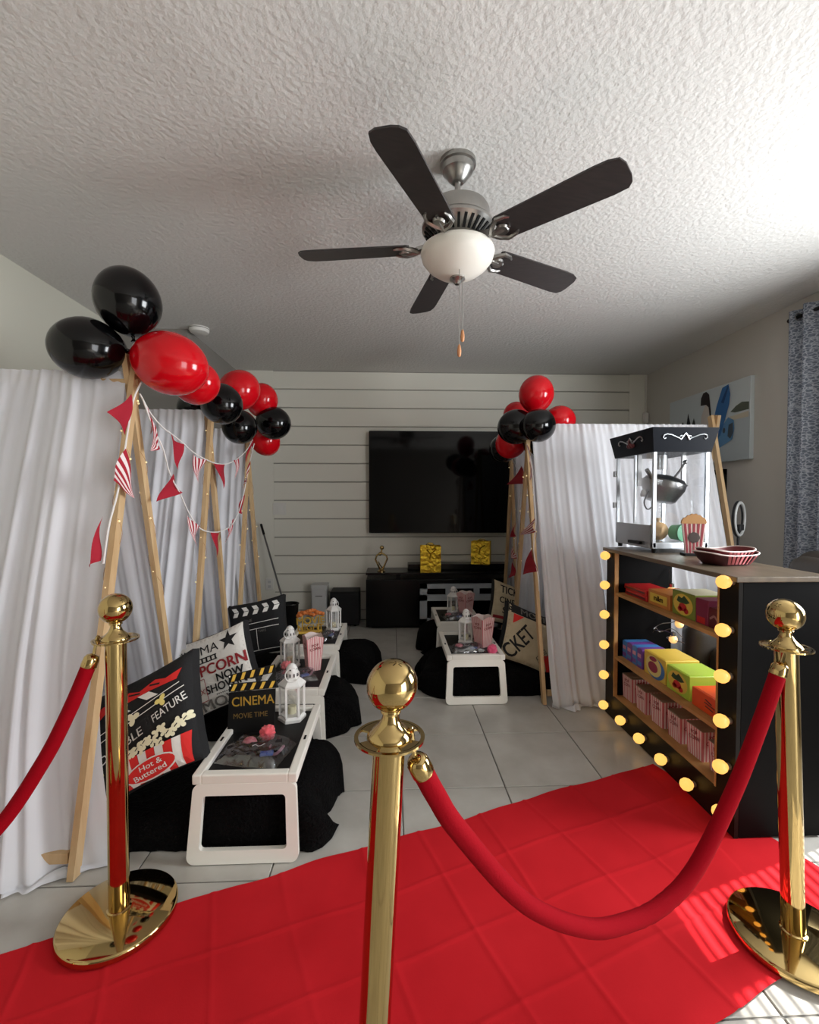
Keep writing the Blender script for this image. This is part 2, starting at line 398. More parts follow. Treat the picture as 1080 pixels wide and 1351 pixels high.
# ================================================================ television, console and the things along the back wall
tv = thing('television', 'large wall-mounted black flat television on white shiplap wall', 'television', (0.72, 4.72, 0.93))
obj('casing', MB().bevel_box((0, 0.03, 0.53), (1.90, 0.05, 1.06), 0.006), M_black, tv)
obj('screen', MB().box((0, 0.002, 0.533), (1.876, 0.008, 1.035)), M_tvblk, tv)
obj('wall_bracket', MB().box((0, 0.072, 0.53), (0.5, 0.036, 0.4)), M_blackm, tv)
con = thing('media_console', 'long black media console with raised glossy shelf under the television', 'console', (0.62, 4.62, 0))
obj('body', MB().bevel_box((-0.02, 0.0, 0.255), (1.70, 0.30, 0.47), 0.006), M_black, con)
obj('plinth', MB().box((-0.02, 0.01, 0.012), (1.6, 0.24, 0.024)), M_blackm, con)
obj('top_shelf', MB().bevel_box((0.0, -0.01, 0.552), (1.74, 0.34, 0.022), 0.003), M_black, con)
obj('shelf_post', MB().box((-0.55, 0.0, 0.515), (0.04, 0.2, 0.055)), M_blackm, con)
obj('shelf_post', MB().box((0.6, 0.0, 0.515), (0.04, 0.2, 0.055)), M_blackm, con)
obj('riser', MB().bevel_box((0.20, 0.06, 0.593), (1.30, 0.17, 0.058), 0.004), M_black, con)
obj('console_door', MB().bevel_box((-0.60, -0.155, 0.255), (0.50, 0.012, 0.44), 0.003), M_black, con)
# white frame with slots in front of the console
fr = thing('fireplace_frame', 'white front panel with row of slots standing before black console', 'panel', (0.70, 4.44, 0.02))
pn = MB(); wv, hv = 0.84, 0.43
pn.box((-wv/2+0.035, 0, hv/2), (0.07, 0.03, hv)); pn.box((wv/2-0.035, 0, hv/2), (0.07, 0.03, hv))
pn.box((0, 0, 0.045), (wv, 0.03, 0.09)); pn.box((0, 0, hv-0.022), (wv, 0.03, 0.044)); pn.box((0, 0, hv-0.135), (wv, 0.03, 0.06))
for x in (-0.14, 0.14): pn.box((x, 0, hv-0.075), (0.055, 0.03, 0.07))
obj('slotted_frame', pn, mat('panel_white', (176, 184, 190), 0.4), fr)
obj('backing', MB().box((0, 0.012, hv/2), (wv-0.02, 0.004, hv-0.02)), M_tvblk, fr)
obj('foot', MB().box((-0.3, 0, -0.01), (0.08, 0.05, 0.02)), M_blackm, fr)
obj('foot', MB().box((0.3, 0, -0.01), (0.08, 0.05, 0.02)), M_blackm, fr)
# golden figure
aw = thing('figurine', 'slim golden couple figurine on left end of black console', 'figurine', (-0.10, 4.52, 0.563))
obj('base', MB().lathe([(0.040, 0), (0.040, 0.008), (0.022, 0.018), (0.012, 0.03)], 20), M_gold, aw, True)
obj('body', MB().tube([(0.012, 0, 0.02), (0.035, 0, 0.07), (0.060, 0, 0.125), (0.052, 0, 0.155), (0.02, 0, 0.175), (-0.006, 0, 0.192)], 0.009, 8).tube([(-0.012, 0, 0.02), (-0.035, 0, 0.07), (-0.058, 0, 0.12), (-0.045, 0, 0.16), (0.0, 0, 0.195), (0.006, 0, 0.215)], 0.009, 8).tube([(0.018, 0, 0.03), (-0.01, 0, 0.06), (-0.03, 0, 0.10)], 0.006, 6), M_gold, aw, True)
obj('head', MB().sphere((0.006, 0, 0.238), 0.022, 14, 10), M_gold, aw, True)
obj('head', MB().sphere((-0.012, -0.01, 0.178), 0.019, 14, 10), M_gold, aw, True)
def gift_bag(loc, rz, label, w, d, h):
    b = thing('gift_bag', label, 'gift bag', loc, rz, 'gold gift bags on the console')
    def face(u, v):
        a = u*4; k = int(min(a, 3.999)); q = a-k
        P = [(-w/2, -d/2), (w/2, -d/2), (w/2, d/2), (-w/2, d/2), (-w/2, -d/2)]
        x = P[k][0]+(P[k+1][0]-P[k][0])*q; y = P[k][1]+(P[k+1][1]-P[k][1])*q
        if k in (1, 3): x -= math.copysign(0.02, x)*v*math.sin(PI*q)
        n = noise.noise((x*22+loc[0]*9, y*22, v*5))*0.006
        return (x+n*0.4, y+n, v*h)
    obj('bag_body', MB().grid(face, 40, 14).box((0, 0, 0.003), (w-0.006, d-0.006, 0.004)), M_goldf, b, True, angle=50)
    for s in (-1, 1):
        obj('handle', MB().tube([(-w*0.22, s*d/2, h*0.88), (-w*0.20, s*d*0.52, h*1.0), (-w*0.1, s*d*0.56, h*1.06), (w*0.1, s*d*0.56, h*1.06), (w*0.20, s*d*0.52, h*1.0), (w*0.22, s*d/2, h*0.88)], 0.004, 6), M_goldf, b, True)
    obj('bow_ribbon', MB().tube([(-w*0.2, -d*0.56, h*0.84), (0, -d*0.60, h*0.70), (w*0.25, -d*0.55, h*0.86)], 0.006, 6).tube([(0, -d*0.60, h*0.70), (-0.01, -d*0.58, h*0.5)], 0.006, 6), mat('gold_ribbon', (176, 140, 40), 0.35, 1.0), b, True)
gift_bag((0.385, 4.47, 0.563), 0.0, 'shiny gold gift bag on the console, nearer the figurine', 0.20, 0.09, 0.265)
gift_bag((0.915, 4.60, 0.622), -0.35, 'shiny gold gift bag turned at an angle, farther from the figurine', 0.19, 0.10, 0.235)
sub = thing('subwoofer', 'black subwoofer box on the floor by the shiplap wall', 'speaker', (-0.47, 4.68, 0))
obj('cabinet', MB().bevel_box((0, 0, 0.185), (0.29, 0.24, 0.34), 0.008), M_blackm, sub)
obj('grille', MB().bevel_box((0, -0.122, 0.18), (0.27, 0.008, 0.30), 0.003), mat('speaker_cloth', (22, 22, 23), 0.95), sub)
for x in (-0.1, 0.1):
    for y in (-0.08, 0.08): obj('foot', MB().lathe([(0.014, 0), (0.016, 0.016)], 10, c=(x, y, 0)), M_blackm, sub)
wbn = thing('waste_bin', 'slim pale grey plastic bin against the shiplap wall', 'bin', (-0.735, 4.70, 0))
obj('bin_body', MB().prism(rrect(0.16, 0.16, 0.16, 0.02, z0=-0.08), 0, 0.36).prism(rrect(0.166, 0.166, 0.166, 0.02, z0=-0.083), 0.36, 0.372), M_grey, wbn, True)
obj('lid', MB().prism(rrect(0.172, 0.172, 0.172, 0.02, z0=-0.086), 0.374, 0.410), M_grey, wbn, True)
obj('handle_slot', MB().box((0, -0.0835, 0.30), (0.07, 0.004, 0.008)), M_pr_grey, wbn)
bk = thing('bucket', 'small black bucket on the floor behind the clapperboard cushion', 'bucket', (-0.95, 4.30, 0))
obj('bucket_body', MB().lathe([(0.062, 0), (0.075, 0.295), (0.078, 0.30), (0.070, 0.30), (0.058, 0.012), (0.001, 0.012)], 24), M_blackm, bk, True)
obj('rim', MB().tube([(0.078*math.cos(2*PI*k/24), 0.078*math.sin(2*PI*k/24), 0.30) for k in range(24)], 0.005, 6, closed=True), M_black, bk, True)
st = thing('broom_stick', 'thin grey stick leaning from the bucket against the wall', 'stick', (-0.98, 4.36, 0))
obj('shaft', MB().tube([(0.035, -0.03, 0.03), (-0.36, 0.38, 1.02)], 0.009, 8), M_steel, st, True)
obj('grip', MB().tube([(-0.32, 0.338, 0.92), (-0.362, 0.382, 1.025)], 0.012, 8), M_blackm, st, True)
sw = thing('light_switch', 'white double switch plate on the shiplap wall left of television', 'switch', (-1.17, YB, 1.185))
obj('plate', MB().bevel_box((0, -0.004, 0), (0.135, 0.008, 0.125), 0.003), M_trim, sw)
for x in (-0.03, 0.03): obj('rocker', MB().bevel_box((x, -0.009, 0), (0.032, 0.006, 0.066), 0.002), M_trim, sw)
ol = thing('power_outlet', 'white outlet plate low on the wall behind the far left tent', 'outlet', (-1.28, YB, 0.39))
obj('plate', MB().bevel_box((0, -0.004, 0), (0.08, 0.008, 0.125), 0.003), M_trim, ol)
for z in (-0.025, 0.025): obj('socket', MB().box((0, -0.0085, z), (0.03, 0.003, 0.028)), M_grey, ol)
se = thing('motion_sensor', 'small white sensor in the corner above the canvas picture', 'sensor', (2.715, 4.80, 2.10))
obj('sensor_body', MB().bevel_box((0, -0.02, 0.05), (0.05, 0.04, 0.11), 0.008), M_trim, se)
obj('cable', MB().tube([(0.005, -0.004, 0.1), (0.008, -0.004, 0.5)], 0.004, 6), M_trim, se)

# ================================================================ A-frame tents with white cloth
ZR = 1.80
def drape(ya, yf, x0, x1, seed, zt=ZR+0.01, nu=230, nv=50, flare=0.0):
    rnd = random.Random(seed); ph = [rnd.uniform(0, 6.28) for _ in range(10)]
    sg = 1 if yf > ya else -1; W_ = abs(x1-x0); dx_ = math.copysign(1, x0-x1)
    def fn(u, v):
        t = min(v/0.95, 1.0)
        x = x0+(x1-x0)*u + dx_*flare*t**5*(1-u)**3; s = u*W_
        y = ya+(yf-ya)*t; z = zt*(1-t)+0.006
        sl = s + (0.022*t*math.sin(s*6+ph[6]) + 0.012*math.sin(s*15+ph[8]))*(0.3+t)
        f = 0.9*math.sin(sl*52+ph[0]) + 0.7*math.sin(sl*87+ph[1]+0.5*t) + 0.5*math.sin(sl*139+ph[2]) + 0.9*math.sin(sl*21+ph[3]+0.9*t)
        f = f + 0.35*abs(f)
        a = 0.0035+0.0075*min(t*1.6, 1)
        off = max(0.0, f+2.4)*a
        if t < 0.05: off += 0.006*math.sin(s*150+ph[4])*(1-t/0.05) + 0.004
        if v > 0.95:
            q = (v-0.95)/0.05; off += 0.05*q*(0.6+0.5*math.sin(s*29+ph[5])); z = 0.006+0.035*math.sin(PI*q)*(0.5+0.5*math.sin(s*41+ph[7]))
        elif t > 0.85: off += 0.03*((t-0.85)/0.15)**2
        if flare:
            e_ = max(0.0, 1-u/0.22)**0.6; off = off*(1-0.85*e_) - 0.075*t*e_
        return (x, y+sg*off, max(z, 0.004))
    return MB().grid(fn, nu, nv)
def tent(label, xf, xb, ya, yn, yf, seed, cloth_back=None, flare=0.0):
    sgn = 1 if xb > xf else -1
    T = thing('play_tent', label, 'tent', (xf, ya, 0), 0, 'A-frame tents with white cloth')
    def pole(x, y0, z0, y1, z1): obj('pole', MB().beam((x-xf, y0-ya, z0), (x-xf, y1-ya, z1), 0.022, 0.040, up=(1, 0, 0)), M_wood, T)
    for x, e in ((xf-sgn*0.012, 0), (xb, 0)):
        for k, yq in enumerate((yn, yf)):
            xx = x + sgn*0.024*k
            d = Vector((0, ya-yq, ZR)).normalized(); top = Vector((0, yq, 0.0)) + d*(ZR/d.z + 0.085)
            b = MB().beam((xx-xf, yq-ya, 0.0), (xx-xf, top.y-ya, top.z), 0.040, 0.022, up=(1, 0, 0))
            # cut feet flush with the floor
            b.v = [(p[0], p[1], max(p[2], 0.001)) for p in b.v]
            obj('pole', b, M_wood, T)
    obj('ridge_pole', MB().beam((-sgn*0.03, 0, ZR-0.03), (xb-xf+sgn*0.03, 0, ZR-0.03), 0.024, 0.024), M_wood, T)
    for yq in (yn, yf):
        yy = yq+(ya-yq)*0.035
        obj('floor_rail', MB().beam((sgn*0.01, yy-ya, 0.065), (xb-xf, yy-ya, 0.065), 0.02, 0.035), M_wood, T)
    xe = cloth_back if cloth_back is not None else xb
    for k, yq in enumerate((yn, yf)):
        m = drape(0, (yq-ya)*1.02 + math.copysign(0.012, yq-ya), sgn*0.02, xe-xf, seed+k, flare=flare if k == 0 else 0.0)
        obj('cloth_side', m, M_cloth, T, True, angle=180)
    return T
tent('tall A-frame tent of pine poles and white cloth nearest the left rope stanchion', -1.085, -2.08, 1.965, 1.545, 2.37, 11, flare=0.16)
tent('middle A-frame tent of the left row with white cloth sides', -1.09, -2.08, 2.79, 2.44, 3.14, 21)
tent('farthest A-frame tent of the left row beside the shiplap wall', -1.09, -1.57, 3.52, 3.17, 3.93, 31)
tent('A-frame tent with white cloth beside the bulb-lit snack shelf', 0.965, 2.31, 3.20, 2.775, 3.60, 41, cloth_back=2.26)
tent('A-frame tent on the right farther back near the television', 1.06, 2.31, 3.98, 3.66, 4.32, 51, cloth_back=2.26)

# ================================================================ balloons
def balloon(c, r, kd, black, label, group, el=1.10):
    kd = Vector(kd).normalized(); ra = r/(el**0.33)
    prof = []
    for i in range(19):
        t = PI*i/18; z = -math.cos(t)*ra*el; rr = math.sin(t)*ra
        if z < 0: rr *= 1-0.16*(-z/(ra*el))**2
        prof.append((max(rr, 0.0004), z))
    Q = Matrix.Translation(c) @ (-kd).to_track_quat('Z', 'Y').to_matrix().to_4x4()
    B = thing('balloon', label, 'balloon', c, 0, group)
    Q0 = (-kd).to_track_quat('Z', 'Y').to_matrix().to_4x4()
    m = M_bblk if black else M_bred
    obj('latex_body', MB().lathe(prof, 36, M=Q0), m, B, True, angle=180)
    e = ra*el
    obj('knot', MB().lathe([(0.010, -e+0.004), (0.006, -e-0.006), (0.006, -e-0.012), (0.012, -e-0.020), (0.010, -e-0.022)], 12, M=Q0), m, B, True)
G1 = 'balloons on the left tents'; G2 = 'balloons on the right tents'
A1 = Vector((-1.085, 1.965, 1.885))
balloon((-1.086, 1.95, 2.095), 0.130, (0.1, 0.05, -1), True, 'topmost big black balloon of all, above the nearest left tent', G1)
balloon((-1.222, 1.905, 1.890), 0.126, (1, 0.3, 0.05), True, 'big black balloon at far left over the white cloth', G1, 1.15)
balloon((-0.925, 1.955, 1.848), 0.138, (-1, 0.05, 0.25), False, 'biggest red balloon, beside two big black balloons', G1, 1.22)
balloon((-0.955, 2.28, 1.850), 0.110, (-0.8, 0.3, -0.1), False, 'red balloon mostly hidden behind the biggest red balloon', G1)
balloon((-0.948, 2.60, 1.815), 0.116, (-0.5, 0.5, 0.3), True, 'round black balloon in front of red ones in middle of left garland', G1)
balloon((-0.950, 2.90, 1.960), 0.125, (-0.7, -0.2, -0.7), False, 'highest red balloon of middle cluster on the left tents', G1)
balloon((-1.215, 2.90, 1.850), 0.105, (1, -0.2, 0.1), True, 'black balloon peeking out left behind the middle tent top', G1)
balloon((-1.020, 3.12, 1.770), 0.118, (-0.2, 0.8, 0.5), True, 'black balloon hanging low between middle and far left tents', G1)
balloon((-0.955, 3.42, 2.010), 0.120, (-0.3, 0.4, -0.8), False, 'upper red balloon of the far left cluster', G1)
balloon((-0.874, 3.42, 1.845), 0.125, (-1, 0.3, 0.1), True, 'black balloon farthest right on the left garland', G1)
balloon((-0.985, 3.62, 1.740), 0.115, (-0.3, -0.5, 0.7), False, 'lowest red balloon of the far left cluster', G1)
balloon((1.024, 3.20, 2.022), 0.126, (-0.1, 0, -1), False, 'highest red balloon of the right cluster by television', G2)
balloon((0.985, 3.02, 1.775), 0.118, (0.5, 0.8, 0.2), True, 'front black balloon of the right cluster', G2, 1.2)
balloon((0.880, 3.18, 1.790), 0.126, (1, 0.1, 0.1), True, 'black balloon partly behind the front black one, right cluster', G2)
balloon((1.238, 3.32, 1.862), 0.112, (-1, -0.3, 0.1), False, 'red balloon resting over the white cloth of right tent', G2)
balloon((0.975, 3.52, 1.935), 0.105, (0.2, -0.5, -0.4), False, 'red balloon showing behind black ones, upper left of right cluster', G2)
balloon((0.915, 3.45, 1.715), 0.120, (0.4, -0.4, 0.6), False, 'red balloon squeezed under black ones in right cluster', G2)
balloon((0.925, 3.72, 1.700), 0.118, (0.7, 0.4, 0.4), True, 'lowest black balloon of right cluster in front of television', G2)
balloon((1.060, 3.30, 1.690), 0.100, (-0.4, -0.3, 0.8), True, 'small black balloon tucked right under the front black balloon', G2)

# ================================================================ fur covered floor beds
def bed(label, x0, x1, y0, y1, h, seed):
    """x0 head end, x1 foot end"""
    L_ = x1-x0; yc = (y0+y1)/2; hy = (y1-y0)/2
    B = thing('floor_bed', label, 'floor bed', ((x0+x1)/2, yc, 0), 0, 'black fur covered floor beds')
    def sp(v, e): return math.copysign(abs(v)**e, v)
    def fn(u, v):
        th = PI*(1-v); e = 2*u-1
        tp = max(0.0, 1-abs(e)**14)**0.5
        foot = max(0.0, (u-0.72)/0.28)
        n1 = noise.noise((u*L_*1.0*4+seed, v*3.0, seed)); n2 = noise.noise((u*14+seed, v*9, 3+seed)); n3 = noise.noise((u*60, v*40, seed))
        w = hy*(0.965+0.03*n2)*(1 + foot*(0.10+0.14*math.sin(u*33+seed)))*(0.45+0.55*tp)
        y = w*sp(math.cos(th), 0.42)
        hh_ = h*(0.55+0.45*min(1.0, max(0.0, (u-0.60)/0.18)))
        z = hh_*sp(max(math.sin(th), 0), 0.45)*(1+0.10*n1 + 0.16*foot)*(tp if tp > 0.02 else 0.02)
        x = -L_/2 + L_*u + (0.03*math.sin(v*9+seed) + 0.015*n2)*(1 if u > 0.97 else foot)
        s = 0.006*n3
        return (x, y+s, max(z+s, 0.003))
    obj('fur_throw', MB().grid(fn, 110, 56), M_fur, B, True, angle=180)
    obj('mattress', MB().bevel_box((0, 0, h*0.22), (abs(L_)*0.9, hy*1.6, h*0.4), 0.03), M_padb, B)
bed('black fur floor bed nearest the red carpet, under first left tray table', -2.0, -0.235, 1.645, 2.095, 0.20, 1.3)
bed('black fur floor bed in the middle of the left row', -2.0, -0.20, 2.40, 2.84, 0.20, 4.1)
bed('black fur floor bed at far end of the left row', -1.9, -0.10, 3.13, 3.56, 0.20, 7.7)
bed('black fur floor bed under the nearer right tray table', 2.2, 0.185, 2.885, 3.34, 0.20, 9.2)
bed('black fur floor bed under the right tray table before the console', 2.2, 0.24, 3.68, 4.08, 0.20, 12.6)

# ================================================================ tray tables
def tray_table(label, cx, y0, y1):
    w = 0.37; ln = y1-y0; zt = 0.302
    T = thing('tray_table', label, 'tray table', (cx, (y0+y1)/2, 0), 0, 'white folding tray tables')
    fr = MB(); b = 0.034; hh = 0.036
    for sx in (-1, 1): fr.bevel_box((sx*(w/2-b/2), 0, zt-hh/2), (b, ln, hh), 0.005, n=2)
    for sy in (-1, 1): fr.bevel_box((0, sy*(ln/2-b/2), zt-hh/2), (w-2*b+0.004, b, hh), 0.005, n=2)
    obj('tray_frame', fr, M_tray, T)
    obj('tray_panel', MB().box((0, 0, zt-0.024), (w-2*b+0.002, ln-2*b+0.002, 0.014)), M_blackm, T)
    for sx in (-1, 1): obj('latch_slot', MB().box((sx*(w/2-b/2), -0.03, zt+0.0005), (0.008, 0.03, 0.003)), M_dark, T)
    for sy in (-1, 1):
        n = 5; H_ = zt-0.034
        outer = rrect(w+0.018, w-0.006, H_, 0.026, n); inner = rrect(w-0.066, w-0.080, H_-0.085, 0.014, n, z0=0.045)
        Mx = Matrix.Translation((0, sy*(ln/2-0.010), H_)) @ Matrix.Rotation(sy*math.radians(7), 4, 'X') @ Matrix.Translation((0, 0, -H_)) @ Matrix(((1,0,0,0),(0,0,-1,0),(0,1,0,0),(0,0,0,1)))
        lf = MB().ring_prism(outer, inner, -0.011, 0.011, M=Mx)
        lf.v = [(p[0], p[1], max(p[2], 0.0005)) for p in lf.v]
        obj('leg_frame', lf, M_tray, T)
    return T
TX = -0.523
tray_table('white tray table nearest the red carpet, holding the cinema clapper sign', TX, 1.615, 2.165)
tray_table('white tray table in middle of left row with striped popcorn box', TX-0.008, 2.335, 2.87)
tray_table('white tray table at far end of left row with gold movie sign', TX-0.012, 3.045, 3.60)
tray_table('nearer right white tray table with popcorn box and pink pompom', 0.532, 2.815, 3.335)
tray_table('right white tray table farther back, just before the console', 0.545, 3.585, 4.10)
TT = 0.285

# ---------------------------------------------------------------- lanterns
def lantern(loc, label, rz=0.2, s=1.0):
    L_ = thing('lantern', label, 'lantern', loc, rz, 'white hexagonal lanterns'); r = 0.052*s
    obj('base', MB().lathe([(r*1.16, 0), (r*1.16, 0.012*s), (r*1.02, 0.020*s), (r*1.02, 0.024*s)], 6), M_lant, L_)
    for k in range(6):
        a = 2*PI*k/6; obj('post', MB().box((r*math.cos(a), r*math.sin(a), 0.088*s), (0.009*s, 0.009*s, 0.13*s)), M_lant, L_)
        b = a+PI/6; q = r*math.cos(PI/6)
        Mx = Matrix.Rotation(b, 4, 'Z')
        obj('pane', MB().box((q, 0, 0.088*s), (0.002, r*0.9, 0.128*s), M=Mx), M_glass, L_)
    obj('roof', MB().lathe([(r*1.14, 0.150*s), (r*1.16, 0.158*s), (r*0.62, 0.182*s), (r*0.56, 0.186*s)], 6), M_lant, L_)
    d = obj('dome', MB().lathe([(r*0.52, 0.184*s), (r*0.54, 0.205*s), (r*0.46, 0.225*s), (r*0.30, 0.238*s), (r*0.10, 0.244*s), (0.0004, 0.2445*s)], 20), M_lant, L_, True)
    for k in range(10):
        a = 2*PI*k/10
        obj('vent_hole', MB().box((r*0.53*math.cos(a), r*0.53*math.sin(a), 0.198*s), (0.005*s, 0.005*s, 0.014*s), M=None), M_pr_black, d)
        if k % 2: obj('vent_hole', MB().sphere((r*0.47*math.cos(a), r*0.47*math.sin(a), 0.2215*s), 0.0035*s, 8, 6), M_pr_black, d)
    obj('ring_handle', MB().tube([(0.030*s*math.cos(2*PI*k/20), -r*0.62-0.006, 0.205*s+0.030*s*math.sin(2*PI*k/20)) for k in range(20)], 0.0022*s, 6, closed=True), M_lant, L_, True)
    obj('candle', MB().lathe([(0.018*s, 0.024*s), (0.018*s, 0.055*s), (0.003*s, 0.057*s)], 16), M_pr_cream, L_, True)
lantern((-0.452, 2.065, TT), 'white lantern beside the cinema clapper sign', 0.25, 1.03)
lantern((-0.604, 2.715, TT), 'white lantern left of popcorn box on middle left tray', 0.1)
lantern((-0.441, 3.475, TT), 'white lantern on the far left tray by the gold movie sign', 0.3)
lantern((0.520, 3.135, TT), 'white lantern half behind popcorn box on nearer right tray', 0.2, 0.95)
lantern((0.545, 3.965, TT), 'white lantern on the right tray before the console', 0.0, 0.95)

# ---------------------------------------------------------------- striped popcorn boxes
def popcorn_box(loc, label, rz, w=0.088, h=0.185, closed=False, group='striped popcorn boxes on the trays', nst=9):
    P = thing('popcorn_box', label, 'popcorn box', loc, rz, group)
    wb_, wt = w*0.74, w*1.06
    if closed: wb_, wt = w*0.9, w
    for k in range(4):
        a = k*PI/2; R = Matrix.Rotation(a, 4, 'Z'); m = MB(); n = nst*2+1
        for i in range(n):
            u0, u1 = i/n-0.5, (i+1)/n-0.5
            top = h*(1.0 + (0 if closed else 0.035*math.cos((u0+u1)/2*PI*2)))
            m.add([(u0*wb_, -wb_/2, 0), (u1*wb_, -wb_/2, 0), (u1*wt, -wt/2, top), (u0*wt, -wt/2, top)], [(0, 1, 2, 3)], i % 2, R)
            if not closed: m.add([(u0*wb_, -wb_/2+0.0015, 0), (u1*wb_, -wb_/2+0.0015, 0), (u1*wt, -wt/2+0.0015, top), (u0*wt, -wt/2+0.0015, top)], [(3, 2, 1, 0)], 1, R)
        obj('side_panel', m, [M_pink, M_pinkw], P)
        if k in (0, 1, 3):
            sl = math.atan2((wt-wb_)/2, h); tm = MB(); zc = h*0.70; yy = -(wb_/2+(wt-wb_)/2*0.70)-0.0012
            for txt, dz, sz in (('POP', 0.011, 0.020), ('CORN', -0.009, 0.020)):
                Mx = R @ Matrix.Translation((0, yy-dz*math.tan(sl), zc+dz*w/0.088)) @ Matrix.Rotation(PI/2+sl, 4, 'X') @ Matrix.Rotation(0.12, 4, 'Z')
                text_mb(tm, txt, sz*w/0.088, Mx, 0.012)
            obj('lettering', tm, M_pr_maroon, P)
    obj('bottom_panel', MB().box((0, 0, 0.002), (wb_*0.98, wb_*0.98, 0.003)), M_pinkw, P)
    if closed: obj('top_flap', MB().box((0, 0, h-0.001), (wt*1.0, wt*1.0, 0.003)).box((0, 0.0, h+0.001), (wt*0.96, wt*0.5, 0.002)), M_kraft, P)
    return P
popcorn_box((-0.460, 2.665, TT), 'pink striped open popcorn box on middle left tray', 0.45, 0.095, 0.20)
popcorn_box((0.622, 3.050, TT), 'pink striped popcorn box on the nearer right tray', 0.55, 0.105, 0.20)
popcorn_box((0.645, 3.910, TT), 'pink striped popcorn box on the tray before console', 0.55, 0.105, 0.19)

# ---------------------------------------------------------------- cinema clapper sign
cs = thing('clapper_sign', 'black clapper sign with yellow stripes reading CINEMA MOVIE TIME', 'sign', (-0.600, 1.945, TT), 0.05)
LEAN = Matrix.Rotation(math.radians(-10), 4, 'X') @ Matrix.Rotation(0.0, 4, 'Z')
FRONT = Matrix(((1,0,0,0),(0,0,-1,0),(0,1,0,0),(0,0,0,1)))           # local xy -> world xz, normal towards -y
Bx = LEAN @ FRONT
obj('board', MB().prism([(-0.098, 0), (0.098, 0.0), (0.098, 0.175), (-0.098, 0.165)], -0.004, 0.004, M=Bx), M_blackm, cs)
arm_ = Matrix.Translation((-0.092, 0, 0)) 
def stick(y0, ang, name):
    Mx = Bx @ Matrix.Translation((-0.098, y0, 0)) @ Matrix.Rotation(ang, 4, 'Z')
    s_ = obj(name, MB().prism([(0, 0), (0.200, 0), (0.200, 0.033), (0, 0.033)], -0.004, 0.004, M=Mx), M_blackm, cs)
    for k in range(5):
        x = 0.008+0.040*k; obj('stripe', MB().prism([(x, 0.003), (x+0.014, 0.003), (x+0.028, 0.030), (x+0.014, 0.030)], 0.0041, 0.0052, M=Mx), M_pr_gold, s_)
    for q in (0.006,): obj('rivet', MB().lathe([(0.004, 0.004), (0.003, 0.0065)], 10, c=(0.006, 0.026, 0), M=Mx), M_pr_white, s_)
stick(0.168, 0.05, 'lower_stick'); stick(0.205, 0.20, 'clap_stick')
l1 = MB(); text_mb(l1, 'CINEMA', 0.054, Bx @ Matrix.Translation((0.004, 0.128, 0.0048)) @ Matrix.Rotation(0.05, 4, 'Z'), 0.008, sx=0.90); obj('lettering', l1, M_pr_gold, cs)
l2 = MB(); text_mb(l2, 'MOVIE TIME', 0.030, Bx @ Matrix.Translation((-0.004, 0.070, 0.0048)) @ Matrix.Rotation(0.05, 4, 'Z'), 0.002, sx=0.9); obj('lettering', l2, mat('print_dull_gold', (170, 136, 70), 0.6), cs)
obj('easel_leg', MB().beam((0, 0.035, 0.165), (0, 0.085, 0.002), 0.03, 0.004), M_blackm, cs)

# ---------------------------------------------------------------- gold "movie night" centrepiece
mn = thing('movie_sign', 'gold cut-out movie night sign with popcorn on the far left tray', 'sign', (-0.600, 3.375, TT), 0.12)
Bm = FRONT
t1 = MB(); text_mb(t1, 'MOVIE', 0.070, Bm @ Matrix.Translation((0, 0.095, -0.004)) @ Matrix.Rotation(0.05, 4, 'Z'), 0.02)
text_mb(t1, 'NIGHT', 0.062, Bm @ Matrix.Translation((0, 0.042, -0.004)) @ Matrix.Rotation(0.05, 4, 'Z'), 0.02)
m_ = obj('lettering', t1, M_pr_gold, mn); md = m_.modifiers.new('thick', 'SOLIDIFY'); md.thickness = 0.006
t2 = MB()
for k in range(22):
    x = -0.09+0.18*(k/21); t2.sphere((x, 0.012+0.01*math.sin(k*2.3), 0.135+0.035*math.cos(x*14)*abs(math.sin(k*1.7))), 0.015, 8, 6)
obj('popcorn_puffs', t2, mat('popcorn_orange', (206, 116, 52), 0.6), mn, True)
obj('stand', MB().bevel_box((0, 0.02, 0.008), (0.17, 0.05, 0.016), 0.003), M_pr_gold, mn)
for x in (-0.06, 0.06): obj('stem', MB().beam((x, 0.014, 0.01), (x, 0.014, 0.13), 0.008, 0.008), M_pr_gold, mn)

